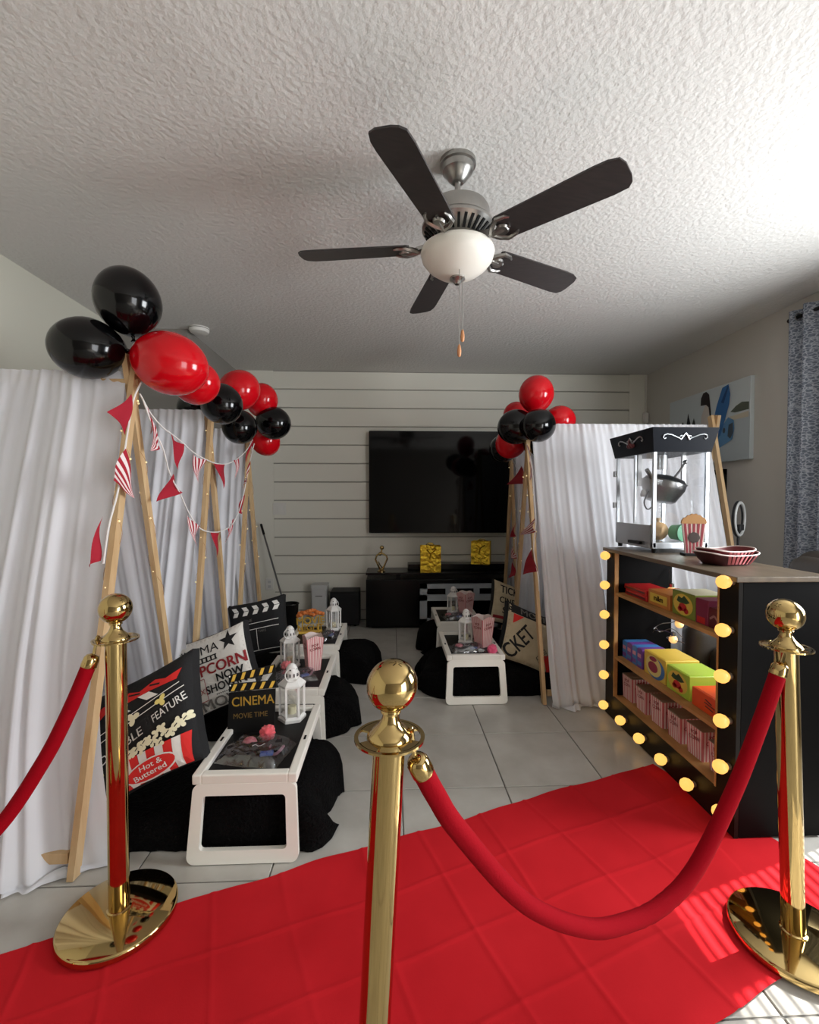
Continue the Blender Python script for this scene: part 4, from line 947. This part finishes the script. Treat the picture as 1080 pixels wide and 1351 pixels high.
candy('yellow candy box with blue arc on the middle shelf', 2.130, 2.315, z2_, 0.17, 0.118, c_ye, [('blue_arc', c_bl, [('ell', 0.1, -0.1, 0.86, 0.9, 0)]), ('arc_centre', K('candy_pale_yellow', (228, 210, 132)), [('ell', -0.05, 0.0, 0.72, 0.86, 0)]), ('title_patch', K('candy_plum', (150, 40, 70)), [('ell', -0.1, -0.1, 0.45, 0.45, 0.2), ('ell', -0.1, 0.6, 0.35, 0.2, 0.2)])], top=c_ye)
candy('lime green fruit candy box on the middle shelf', 1.952, 2.118, z2_, 0.17, 0.112, c_ltg, sp_front(), top=c_ltg)
candy('orange peanut candy box at near end of middle shelf', 1.742, 1.935, z2_, 0.17, 0.080, c_ro, [('script', c_brown, [('line', (-0.1, 0.45), (0.3, 0.2), 0.12), ('line', (-0.15, 0.1), (0.5, -0.05), 0.12), ('line', (-0.1, -0.25), (0.4, -0.4), 0.12)])], top=c_ro)
yp = 2.500
for k in range(6):
    popcorn_box((1.385, yp-0.0, z3_), ('first', 'second', 'third', 'fourth', 'fifth', 'sixth')[k] + ' closed striped popcorn box from the far end of bottom shelf', 0.02*(-1)**k + PI*0, 0.105, 0.135 - 0.012*(k % 2), True, 'closed popcorn boxes on the bottom shelf', 6)
    yp -= 0.143

# ================================================================ popcorn machine on the snack shelf
ZT = 0.9955
pm = thing('popcorn_machine', 'tabletop popcorn machine with black header and steel kettle', 'popcorn machine', (1.53, 2.545, ZT))
w2, d2 = 0.150, 0.200          # half sizes x, y
for sx in (-1, 1):
    for sy in (-1, 1):
        obj('foot', MB().lathe([(0.012, 0), (0.014, 0.022)], 12, c=(sx*(w2-0.02), sy*(d2-0.02), 0)), M_blackm, pm)
        obj('corner_post', MB().box((sx*(w2-0.008), sy*(d2-0.008), 0.285), (0.016, 0.016, 0.51)), M_alu, pm)
obj('base_tray', MB().bevel_box((0, 0, 0.040), (2*w2, 2*d2, 0.034), 0.003), M_alu, pm)
obj('side_drawer', MB().bevel_box((-w2-0.001, 0, 0.085), (0.006, 2*d2-0.036, 0.125), 0.002), M_steel, pm)
obj('drawer_knob', MB().beam((-w2-0.010, -0.10, 0.045), (-w2-0.010, 0.02, 0.045), 0.018, 0.016), M_blackm, pm)
obj('front_glass', MB().box((0, -d2+0.004, 0.300), (2*w2-0.034, 0.003, 0.48)), M_glass, pm)
obj('back_glass', MB().box((0, d2-0.004, 0.300), (2*w2-0.034, 0.003, 0.48)), M_glass, pm)
obj('left_glass', MB().box((-w2+0.004, 0, 0.345), (0.003, 2*d2-0.034, 0.39)), M_glass, pm)
obj('right_glass', MB().box((w2-0.004, 0, 0.300), (0.003, 2*d2-0.034, 0.48)), M_glass, pm)
obj('door_rail', MB().box((-w2+0.002, -0.015, 0.345), (0.010, 0.014, 0.39)), M_alu, pm)
for z in (0.25, 0.44): obj('hinge', MB().box((-w2-0.004, d2+0.003, z), (0.018, 0.022, 0.034)), M_steel, pm)
def frust(z0, a0, b0, z1, a1, b1):
    return MB().add([(-a0, -b0, z0), (a0, -b0, z0), (a0, b0, z0), (-a0, b0, z0), (-a1, -b1, z1), (a1, -b1, z1), (a1, b1, z1), (-a1, b1, z1)], [(3,2,1,0),(4,5,6,7),(0,1,5,4),(1,2,6,5),(2,3,7,6),(3,0,4,7)])
hd = obj('header', frust(0.535, w2+0.006, d2+0.006, 0.660, w2+0.028, d2+0.034), M_navy, pm)
def scroll(M_, s):
    m = MB()
    for q in (-1, 1):
        m.tube([(q*x*s, y*s, 0) for x, y in ((0.0, 0.022), (0.012, 0.004), (0.022, -0.012), (0.034, -0.004), (0.05, 0.002), (0.075, 0.012), (0.098, 0.016), (0.114, 0.010), (0.118, -0.002), (0.110, -0.009), (0.102, -0.004))], 0.0024*s, 6, M=M_, radii=[0.002*s, 0.0045*s, 0.005*s, 0.004*s, 0.003*s, 0.003*s, 0.003*s, 0.003*s, 0.003*s, 0.003*s, 0.002*s])
        m.tube([(q*0.03*s, 0.004*s, 0), (q*0.018*s, 0.008*s, 0)], 0.003*s, 6, M=M_)
    return m
sy_ = math.atan2(0.028, 0.125); yc_ = -(d2+0.0225)
obj('scroll_ornament', scroll(Matrix.Translation((0, yc_-0.004, 0.610)) @ Matrix.Rotation(PI/2+sy_, 4, 'X'), 1.0), M_alu, hd, True)
sx_ = math.atan2(0.022, 0.125); xc_ = -(w2+0.019)
obj('scroll_ornament', scroll(Matrix.Translation((xc_-0.004, 0, 0.610)) @ Matrix.Rotation(-PI/2, 4, 'Z') @ Matrix.Rotation(PI/2+sx_, 4, 'X'), 1.1), M_steel, hd, True)
obj('popcorn_emblem', MB().sphere((xc_+0.002, 0.0, 0.590), 0.016, 10, 8).sphere((xc_+0.002, 0.022, 0.588), 0.013, 10, 8).sphere((xc_+0.002, -0.022, 0.588), 0.013, 10, 8), mat('emblem_red', (96, 36, 40), 0.5), hd, True)
KM = Matrix.Translation((0.012, -0.02, 0.362)) @ Matrix.Rotation(math.radians(13), 4, 'Y')
kt = obj('kettle', MB().lathe([(0.001, -0.092), (0.066, -0.092), (0.080, -0.082), (0.108, -0.020), (0.112, -0.012), (0.114, 0.016), (0.118, 0.020), (0.108, 0.020), (0.100, -0.012), (0.07, -0.07), (0.001, -0.075)], 40, M=KM), M_steel, pm, True)
obj('kettle_lid', MB().lathe([(0.112, 0.022), (0.100, 0.040), (0.045, 0.058), (0.001, 0.060)], 40, M=KM), mat('kettle_dark', (70, 74, 74), 0.3, 1.0), kt, True)
obj('lid_handle', MB().tube([tuple(KM @ Vector(p)) for p in ((0.03, -0.03, 0.050), (0.05, -0.04, 0.10), (0.065, -0.042, 0.145))], 0.006, 8).sphere(tuple(KM @ Vector((0.065, -0.042, 0.15))), 0.012, 10, 8), M_steel, kt, True)
obj('motor_hanger', MB().lathe([(0.032, 0.455), (0.032, 0.535)], 20, c=(0.01, 0, 0)), M_alu, pm, True)
for x in (-0.128, 0.128): obj('hanger_arm', MB().beam((x, -0.02, 0.36), (x, -0.02, 0.535), 0.014, 0.022), M_steel, pm)
obj('kettle_handle', MB().tube([(-0.075, -0.06, 0.40), (-0.12, -0.08, 0.45)], 0.011, 8), M_blackm, pm, True)
obj('kettle_cord', MB().tube(bez([(-0.09, -0.05, 0.33), (-0.12, -0.06, 0.27), (-0.10, -0.06, 0.23), (-0.06, -0.05, 0.25)], 24), 0.004, 6), M_blackm, pm, True)
obj('plug', MB().lathe([(0.016, 0), (0.02, 0.012), (0.012, 0.04)], 14, c=(-0.105, -0.03, 0.30)), M_steel, pm, True)
obj('support_column', MB().lathe([(0.016, 0.055), (0.016, 0.28)], 16, c=(0.03, 0.10, 0)), M_alu, pm, True)
obj('popcorn_pan', MB().lathe([(0.001, 0.060), (0.045, 0.060), (0.062, 0.100), (0.058, 0.100), (0.042, 0.066)], 24, c=(-0.06, -0.02, 0)), M_pr_white, pm, True)
sc = thing('popcorn_scoop_bag', 'tan bag of kernels inside the popcorn machine', 'kernel bag', (1.470, 2.450, ZT+0.058))
bgm = MB().sphere((0, 0, 0.055), 0.052, 18, 12, sz=0.95); bgm.v = [tuple(Vector(v)+Vector((0, 0, 0)) + Vector((1, 1, 1))*0.008*noise.noise(Vector(v)*40)) for v in bgm.v]
obj('bag', bgm, mat('kernel_tan', (196, 160, 112), 0.6), sc, True)
obj('twist', MB().lathe([(0.010, 0.09), (0.006, 0.105), (0.016, 0.125)], 10), mat('kernel_tan2', (206, 180, 140), 0.6), sc, True)
gj = thing('green_tub', 'mint green tub lying inside the popcorn machine', 'tub', (1.552, 2.400, ZT+0.058))
Mg = Matrix.Translation((0, 0, 0.048)) @ Matrix.Rotation(PI/2, 4, 'X') @ Matrix.Rotation(0.3, 4, 'Y')
obj('tub_body', MB().lathe([(0.040, -0.03), (0.044, 0.03)], 24, M=Mg), mat('mint_green', (88, 168, 122), 0.5), gj, True)
obj('tub_lid', MB().lathe([(0.047, 0.022), (0.047, 0.035), (0.03, 0.037)], 24, M=Mg), mat('mint_green2', (70, 148, 106), 0.5), gj, True)
# popcorn shaped sign
ps = thing('popcorn_sign', 'flat wooden sign shaped like a striped popcorn bucket', 'sign', (1.535, 2.25, ZT), -0.25)
Pf = FRONT
body = [(-0.038, 0.012), (0.038, 0.012), (0.055, 0.165), (-0.055, 0.165)]
obj('board', MB().prism(body, -0.006, 0.006, M=Pf), mat('sign_cream', (192, 168, 160), 0.7), ps)
for k in range(5):
    u0 = -0.86+0.38*k; u1 = u0+0.20
    obj('stripe', MB().prism([(u0*0.038, 0.013), (u1*0.038, 0.013), (u1*0.055, 0.164), (u0*0.055, 0.164)], 0.006, 0.0075, M=Pf), mat('sign_red', (128, 34, 44), 0.7), ps)
top = [(-0.058, 0.162)] + [(-0.056+0.112*k/12, 0.178+0.030*math.sin(PI*k/12)+0.006*abs(math.sin(k*1.6))) for k in range(13)] + [(0.058, 0.162)]
obj('popcorn_top', MB().prism(top, -0.007, 0.008, M=Pf), mat('sign_tan', (160, 116, 68), 0.7), ps)
obj('badge', MB().lathe([(0.028, 0.0), (0.028, 0.0095), (0.02, 0.0098)], 8, c=(0, 0.092, 0), M=Pf), mat('sign_brown', (52, 36, 30), 0.6), ps)
obj('base', MB().bevel_box((0, 0.0, 0.006), (0.10, 0.07, 0.012), 0.002), M_blackm, ps)
# paper food trays nested on the shelf
def boat(loc, rz, label, s, m):
    b = thing('food_tray', label, 'food tray', loc, rz, 'stacked paper food trays')
    def loop(f, z, q): return [(f*s*0.125*math.copysign(abs(math.cos(a))**0.6, math.cos(a)), f*s*0.085*math.copysign(abs(math.sin(a))**0.6, math.sin(a)), z+q*math.cos(2*a)) for a in [2*PI*k/40 for k in range(40)]]
    A = [loop(0.70, 0.0, 0), loop(0.86, 0.022, 0), loop(1.0, 0.050, 0.006), loop(0.97, 0.050, 0.006), loop(0.83, 0.024, 0), loop(0.68, 0.003, 0)]
    vs = [p for l in A for p in l]; fs = [(i*40+k, i*40+(k+1) % 40, (i+1)*40+(k+1) % 40, (i+1)*40+k) for i in range(5) for k in range(40)] + [tuple(range(39, -1, -1)), tuple(range(200, 240))]
    obj('tray_body', MB().add(vs, fs), m, b, True, angle=50)
    rim = loop(0.99, 0.0515, 0.006)
    obj('rim', MB().tube(rim, 0.003, 6, closed=True), M_pinkw if m is not M_blackm else mat('rim_red', (120, 40, 44), 0.5), b, True)
    for k in range(7):
        x = (-0.6+0.2*k)*0.11*s; obj('stripe', MB().beam((x*0.8, -0.0685*s, 0.008), (x, -0.086*s, 0.043), 0.010, 0.003), M_pink, b)
boat((1.475, 1.945, ZT), 0.15, 'lower dark red food tray on the snack shelf', 1.0, mat('tray_darkred', (70, 26, 28), 0.5))
boat((1.475, 1.948, ZT+0.016), 0.22, 'upper maroon food tray of the nested pair', 0.92, mat('tray_maroon', (110, 34, 38), 0.5))

# ================================================================ right wall things
cv = thing('canvas_picture', 'wide canvas picture of a beach with blue kayak on right wall', 'picture', (XR, 3.858, 1.59))
CW, CH = 1.00, 0.63
obj('canvas', MB().bevel_box((-0.018, 0, CH/2), (0.034, CW, CH), 0.003), mat('canvas_sky', (204, 212, 214), 0.8, bump=(200, 0.1, 0.002)), cv)
CM = Matrix.Translation((-0.0355, 0, CH/2)) @ Matrix(((0, 0, -1, 0), (-1, 0, 0, 0), (0, 1, 0, 0), (0, 0, 0, 1)))   # x right (towards camera), y up
def cpr(name, m, shapes, k):
    pb = MB()
    for sh in shapes:
        vs, fs = shape_faces(sh); pb.add([(x*CW/2, y*CH/2, 0.0008*k) for x, y in vs], fs, M=CM)
    obj(name, pb, m, cv)
cpr('painted_water', mat('canvas_sea', (182, 192, 196), 0.8), [('poly', [(-1, -1), (1, -1), (1, 0.12), (-1, 0.0)])], 1)
tr_ = [(-0.98+0.05*k, 0.20+0.10*math.sin(k*1.9)+0.05*math.sin(k*4.1)) for k in range(17)]
cpr('painted_trees', mat('canvas_trees', (48, 52, 44), 0.8), [('poly', tr_ + [(-0.2, 0.02), (-0.35, -0.12), (-0.55, -0.10), (-0.7, -0.22), (-0.86, -0.30), (-0.98, -0.28)])], 2)
cpr('painted_boat', mat('canvas_dark', (34, 36, 40), 0.8), [('poly', [(-0.50, 0.0), (-0.44, 0.52), (-0.37, 0.2), (-0.34, 0.0)]), ('poly', [(-0.62, -0.06), (-0.20, -0.10), (-0.30, -0.34), (-0.40, -0.42), (-0.52, -0.30)])], 3)
cpr('painted_headland', mat('canvas_hill', (88, 94, 82), 0.8), [('poly', [(0.60, 0.24), (0.72, 0.36), (0.84, 0.42), (0.98, 0.38), (0.98, 0.20), (0.7, 0.20)])], 2)
cpr('painted_sand', mat('canvas_sand', (198, 190, 170), 0.8), [('poly', [(0.50, 0.02), (0.98, 0.02), (0.98, 0.16), (0.56, 0.12)])], 3)
cpr('painted_figure', mat('canvas_skin', (206, 198, 190), 0.8), [('poly', [(-0.10, -0.2), (-0.08, 0.30), (0.02, 0.62), (0.12, 0.60), (0.16, 0.30), (0.14, -0.4), (0.10, -0.9), (-0.05, -0.95)])], 4)
cpr('painted_hair', mat('canvas_hair', (44, 38, 38), 0.8), [('poly', [(-0.10, 0.62), (-0.09, 0.82), (-0.04, 0.94), (0.04, 0.96), (0.11, 0.86), (0.13, 0.66), (0.16, 0.40), (0.18, 0.10), (0.15, 0.10), (0.10, 0.52), (0.04, 0.60)])], 5)
cpr('painted_kayak', mat('canvas_blue', (58, 112, 170), 0.8), [('poly', [(0.14, -0.38), (0.20, 0.0), (0.30, 0.50), (0.42, 0.92), (0.56, 0.96), (0.60, 0.70), (0.58, 0.45), (0.50, 0.10), (0.40, -0.30), (0.30, -0.44)])], 6)
cpr('painted_kayak_shade', mat('canvas_blue_dark', (38, 78, 124), 0.8), [('poly', [(0.40, 0.55), (0.54, 0.93), (0.57, 0.90), (0.46, 0.50)]), ('poly', [(0.18, -0.34), (0.30, 0.1), (0.36, 0.1), (0.24, -0.38)])], 7)
cpr('painted_float', mat('canvas_blue2', (96, 144, 186), 0.8), [('poly', [(0.08, -0.94), (0.10, -0.70), (0.30, -0.46), (0.42, -0.10), (0.56, 0.12), (0.68, 0.02), (0.70, -0.2), (0.66, -0.46), (0.50, -0.56), (0.36, -0.64), (0.22, -0.78)])], 5)
cpr('painted_float_shade', mat('canvas_grey', (70, 82, 92), 0.8), [('poly', [(0.58, -0.08), (0.67, -0.04), (0.68, -0.3), (0.62, -0.44), (0.56, -0.36)]), ('ell', 0.48, -0.20, 0.03, 0.07, 0)], 8)
cpr('painted_seat', mat('canvas_red', (120, 40, 44), 0.8), [('poly', [(0.13, -0.52), (0.16, -0.36), (0.28, -0.50), (0.18, -0.58)])], 7)
pf = thing('picture_frame', 'black framed picture on right wall below the canvas', 'picture frame', (XR, 3.90, 1.06))
fo = MB(); fw, fh = 0.54, 0.47
for a in ((0, 0.02, fw, 0.04), (0, fh-0.02, fw, 0.04)): fo.box((-0.015, a[0], a[1]), (0.03, a[2], a[3]))
for s in (-1, 1): fo.box((-0.015, s*(fw/2-0.02), fh/2), (0.03, 0.04, fh))
obj('frame', fo, M_blackm, pf)
obj('print', MB().box((-0.006, 0, fh/2), (0.006, fw-0.06, fh-0.06)), M_grey, pf)
# curtains on the window
def pat_mat():
    m = bpy.data.materials.new('patterned_curtain'); m.use_nodes = True; nt = m.node_tree; N = nt.nodes; L = nt.links; b = N['Principled BSDF']
    tc = N.new('ShaderNodeTexCoord'); mp = N.new('ShaderNodeMapping'); mp.inputs['Scale'].default_value = (8, 62, 62)
    v = N.new('ShaderNodeTexVoronoi'); v.feature = 'DISTANCE_TO_EDGE'; v.inputs['Scale'].default_value = 1.0
    w = N.new('ShaderNodeTexWave'); w.inputs['Scale'].default_value = 1.3; w.inputs['Distortion'].default_value = 9.0; w.inputs['Detail'].default_value = 2
    r = N.new('ShaderNodeValToRGB'); r.color_ramp.elements[0].position = 0.05; r.color_ramp.elements[1].position = 0.16
    r.color_ramp.elements[0].color = (*lin((176, 182, 192)), 1); r.color_ramp.elements[1].color = (*lin((112, 120, 134)), 1)
    mx = N.new('ShaderNodeMix'); mx.data_type = 'RGBA'; mx.blend_type = 'MULTIPLY'; mx.inputs[0].default_value = 0.4
    r2 = N.new('ShaderNodeValToRGB'); r2.color_ramp.elements[0].position = 0.35; r2.color_ramp.elements[1].position = 0.5
    r2.color_ramp.elements[0].color = (0.25, 0.27, 0.31, 1)
    L.new(tc.outputs['Object'], mp.inputs[0]); L.new(mp.outputs[0], v.inputs['Vector']); L.new(mp.outputs[0], w.inputs['Vector'])
    L.new(v.outputs['Distance'], r.inputs[0]); L.new(w.outputs['Fac'], r2.inputs[0])
    L.new(r.outputs[0], mx.inputs[6]); L.new(r2.outputs[0], mx.inputs[7]); L.new(mx.outputs[2], b.inputs['Base Color'])
    b.inputs['Roughness'].default_value = 0.85
    return m
M_curt = pat_mat()
def curtain(label, y0, y1, seed):
    c = thing('curtain', label, 'curtain', (2.665, (y0+y1)/2, 0.03), 0, 'patterned window curtains'); h = y1-y0
    def fn(u, v):
        y = -h/2+h*u; f = math.sin(u*h*52+seed)+0.35*math.sin(u*h*23+seed*2+v)
        return (0.034*f, y+0.008*math.sin(v*4+u*9), 2.475*v+0.02)
    obj('fabric', MB().grid(fn, 110, 30), M_curt, c, True, angle=180)
    for k in range(6):
        yy = -h/2+h*(k+0.5)/6
        obj('grommet', MB().tube([(0.022*math.cos(2*PI*q/16), yy, 2.445+0.022*math.sin(2*PI*q/16)) for q in range(16)], 0.004, 6, closed=True), M_steel, c, True)
    return c
curtain('grey patterned curtain drawn back beside the beach canvas', 1.90, 3.00, 0.4)
curtain('grey patterned curtain on the near side of the right window', 0.12, 0.95, 2.0)
cr = thing('curtain_rod', 'dark curtain rod above the right window', 'curtain rod', (2.665, 1.5, 2.475))
obj('rod', MB().tube([(0, -1.65, 0), (0, 1.47, 0)], 0.011, 12), M_blackm, cr, True)
for y in (-1.62, 1.42): obj('bracket', MB().beam((0, y, 0), (0.085, y, 0), 0.014, 0.014), M_blackm, cr)
for y in (-1.66, 1.475): obj('finial', MB().sphere((0, y, 0), 0.015, 14, 10), M_blackm, cr, True)
# ring light
rl = thing('ring_light', 'small ring light with phone clip on a stand behind snack shelf', 'ring light', (2.135, 2.715, 0), 0.62)
ring = [(0.088*math.cos(2*PI*k/48), 0, 1.160+0.102*math.sin(2*PI*k/48)) for k in range(48)]
obj('ring', MB().tube(ring, 0.011, 10, closed=True), M_blackm, rl, True)
obj('diffuser', MB().tube([(p[0]*0.985, -0.006, 1.16+(p[2]-1.16)*0.985) for p in ring], 0.0095, 10, closed=True), mat('ring_diffuser', (128, 128, 126), 0.5), rl, True)
obj('phone_clip', MB().bevel_box((-0.035, -0.02, 1.110), (0.070, 0.022, 0.036), 0.004), M_blackm, rl)
obj('clip_arm', MB().beam((-0.03, -0.01, 1.095), (0.0, 0, 1.055), 0.010, 0.010), M_blackm, rl)
obj('pole', MB().tube([(0, 0, 0.10), (0, 0, 1.058)], 0.008, 10), M_blackm, rl, True)
for k in range(3):
    a = PI/2+2*PI*k/3+0.9; obj('stand_leg', MB().tube([(0, 0, 0.14), (0.045*math.cos(a), 0.045*math.sin(a), 0.005)], 0.005, 8), M_blackm, rl, True)
# leather recliner
ac = thing('armchair', 'dark brown padded leather recliner behind the snack shelf', 'armchair', (2.17, 2.28, 0))
obj('chair_base', MB().bevel_box((0, 0, 0.15), (0.78, 0.70, 0.22), 0.03), M_leather, ac, True)
obj('seat_cushion', MB().bevel_box((-0.08, 0, 0.36), (0.62, 0.44, 0.20), 0.07, n=5), M_leather, ac, True)
for s in (-1, 1): obj('armrest', MB().bevel_box((-0.05, s*0.285, 0.33), (0.82, 0.17, 0.50), 0.08, n=6), M_leather, ac, True)
bk_ = obj('backrest', MB().bevel_box((0.27, 0, 0.66), (0.24, 0.60, 0.66), 0.10, n=6), M_leather, ac, True)
obj('back_pillow', MB().bevel_box((0.16, 0, 0.82), (0.16, 0.50, 0.28), 0.075, n=6), M_leather, bk_, True)
obj('back_pillow', MB().bevel_box((0.15, 0, 0.56), (0.16, 0.48, 0.24), 0.075, n=6), M_leather, bk_, True)
for sx in (-0.32, 0.32):
    for sy in (-0.28, 0.28): obj('foot', MB().lathe([(0.02, 0), (0.024, 0.045)], 12, c=(sx, sy, 0)), M_blackm, ac)

# ================================================================ bunting
def pennant(parent, a, b, c, striped, base, seed):
    a, b, c = (Vector(p)-base for p in (a, b, c)); n = 9; m = MB()
    def P(i, j):
        t_ = j/n; w_ = i/n
        p = a.lerp(b, w_).lerp(c, t_)
        return p + Vector((0.012*math.sin(t_*4+seed)*t_ + 0.010*math.sin(w_*5+seed+t_*3)*(1-t_), 0, -0.006*math.sin(w_*PI)*(1-t_)))
    for j in range(n):
        for i in range(n):
            q = [P(i, j), P(i+1, j), P(i+1, j+1), P(i, j+1)]
            m.add(q, [(0, 1, 2, 3)], (i % 2) if striped else 0)
    return obj('pennant', m, [M_flag, M_flagw] if striped else M_flag, parent, True, angle=180)
def bunting(label, cord, flags, r=0.0035):
    base = Vector((cord[0][0], cord[0][1], 0)); B = thing('bunting', label, 'bunting', base, 0, 'red and striped pennant strings')
    obj('cord', MB().tube([p-base for p in bez(cord, 80)], r, 6), M_cord, B, True)
    for k, (a, b, c, s_) in enumerate(flags): pennant(B, a, b, c, s_, base, k*1.7)
def PX(x, L_): return [(x, y, z) for y, z in L_]
XF = -1.045
bunting('upper pennant string sagging between the left tents', PX(XF, [(1.949,1.72),(2.031,1.656),(2.129,1.612),(2.222,1.591),(2.332,1.565),(2.436,1.534),(2.57,1.511),(2.755,1.496),(2.943,1.506),(3.146,1.558),(3.344,1.636),(3.491,1.732)]), [
    tuple(PX(XF, [(1.975,1.684),(2.045,1.645),(2.045,1.565)]))+(True,), tuple(PX(XF, [(2.192,1.59),(2.34,1.558),(2.295,1.426)]))+(False,), tuple(PX(XF, [(2.463,1.521),(2.611,1.502),(2.487,1.370)]))+(True,),
    tuple(PX(XF, [(2.755,1.496),(2.93,1.505),(2.873,1.346)]))+(False,), tuple(PX(XF, [(3.06,1.54),(3.19,1.575),(3.127,1.420)]))+(True,), tuple(PX(XF, [(3.379,1.662),(3.49,1.73),(3.341,1.548)]))+(False,)])
bunting('lower pennant string hanging deep between the left tents', PX(XF+0.012, [(1.948,1.70),(2.029,1.59),(2.112,1.51),(2.172,1.4),(2.275,1.306),(2.372,1.206),(2.499,1.124),(2.663,1.092),(2.827,1.09),(3.014,1.126),(3.199,1.275),(3.376,1.551),(3.49,1.703)]), [
    tuple(PX(XF+0.012, [(2.0,1.64),(2.105,1.51),(2.02,1.49)]))+(True,), tuple(PX(XF+0.012, [(2.186,1.401),(2.292,1.314),(2.058,1.27)]))+(False,), tuple(PX(XF+0.012, [(2.347,1.215),(2.47,1.138),(2.439,1.028)]))+(True,),
    tuple(PX(XF+0.012, [(2.663,1.092),(2.79,1.083),(2.715,0.941)]))+(False,), tuple(PX(XF+0.012, [(2.904,1.094),(3.044,1.155),(2.889,1.0)]))+(True,), tuple(PX(XF+0.012, [(3.10,1.20),(3.233,1.317),(3.197,1.18)]))+(False,), tuple(PX(XF+0.012, [(3.234,1.354),(3.376,1.562),(3.269,1.41)]))+(True,)])
bunting('pennant string hanging down the nearest left tent pole', PX(-1.03, [(1.93,1.76),(1.875,1.68),(1.84,1.58),(1.80,1.44),(1.755,1.30),(1.70,1.18),(1.665,1.05)]), [
    tuple(PX(-1.03, [(1.860,1.70),(1.83,1.53),(1.715,1.60)]))+(False,), tuple(PX(-1.02, [(1.700,1.350),(1.790,1.475),(1.865,1.285)]))+(True,), tuple(PX(-1.05, [(1.705,1.22),(1.670,1.06),(1.605,1.045)]))+(False,)])
bunting('pennant string hanging on the pole of tent by snack shelf', PX(0.935, [(3.12,1.66),(3.0,1.50),(2.95,1.30),(2.91,1.15),(2.95,0.95),(2.86,0.80),(2.83,0.70)]), [
    tuple(PX(0.93, [(3.10,1.66),(2.99,1.52),(3.00,1.40)]))+(True,), tuple(PX(0.925, [(2.930,1.157),(2.89,1.07),(3.21,1.024)]))+(True,), tuple(PX(0.925, [(2.944,0.96),(2.86,0.82),(3.19,0.745)]))+(False,)])
bunting('pennant string dangling before the television from far right tent', PX(1.025, [(3.90,1.66),(3.72,1.55),(3.55,1.45),(3.62,1.20),(3.72,1.0),(3.70,0.85),(3.66,0.66)]), [
    tuple(PX(1.01, [(3.50,1.54),(3.42,1.40),(3.92,1.41)]))+(False,), tuple(PX(1.01, [(3.689,1.10),(3.663,0.98),(3.80,0.96)]))+(False,), tuple(PX(1.01, [(3.707,0.90),(3.65,0.80),(3.83,0.78)]))+(True,), tuple(PX(1.01, [(3.72,0.76),(3.65,0.66),(3.90,0.60)]))+(False,)])

# ================================================================ fairy lights wound round the poles
fb = None
def fairy(label, x, ya, yq, zt, zb, n, ph):
    global fb
    P0 = Vector((x, yq+(ya-yq)*zt/ZR, zt)); P1 = Vector((x, yq+(ya-yq)*zb/ZR, zb))
    B = thing('fairy_lights', label, 'fairy lights', (P0.x, P0.y, 0), 0, 'fairy light strings on tent poles'); base = Vector((P0.x, P0.y, 0))
    pts = []
    for k in range(61):
        t_ = k/60; a = ph+t_*22; p = P0.lerp(P1, t_); pts.append(p+Vector((0.024*math.cos(a), 0.018*math.sin(a), 0))-base)
    obj('wire', MB().tube(pts, 0.0008, 5), M_woodr, B)
    for k in range(n):
        p = pts[int((k+0.5)*60/n)]
        if fb: inst(fb, 'bulb', B, p)
        else: fb = obj('bulb', MB().sphere((0, 0, 0), 0.0042, 8, 6), M_fairy, B, True, p)
for (lb, x, ya, yq) in (('near pole of the nearest left tent', -1.073, 1.965, 1.545), ('far pole of the nearest left tent', -1.097, 1.965, 2.37), ('near pole of the middle left tent', -1.078, 2.79, 2.44), ('near pole of the farthest left tent', -1.078, 3.52, 3.17), ('far pole of the farthest left tent', -1.102, 3.52, 3.93), ('near pole of the tent by snack shelf', 0.953, 3.20, 2.775), ('far pole of the tent by snack shelf', 0.977, 3.20, 3.60), ('near pole of the far right tent', 1.048, 3.98, 3.66)):
    fairy('tiny warm fairy lights wound round the ' + lb, x, ya, yq, 1.74, 0.75, 8, ya*3)
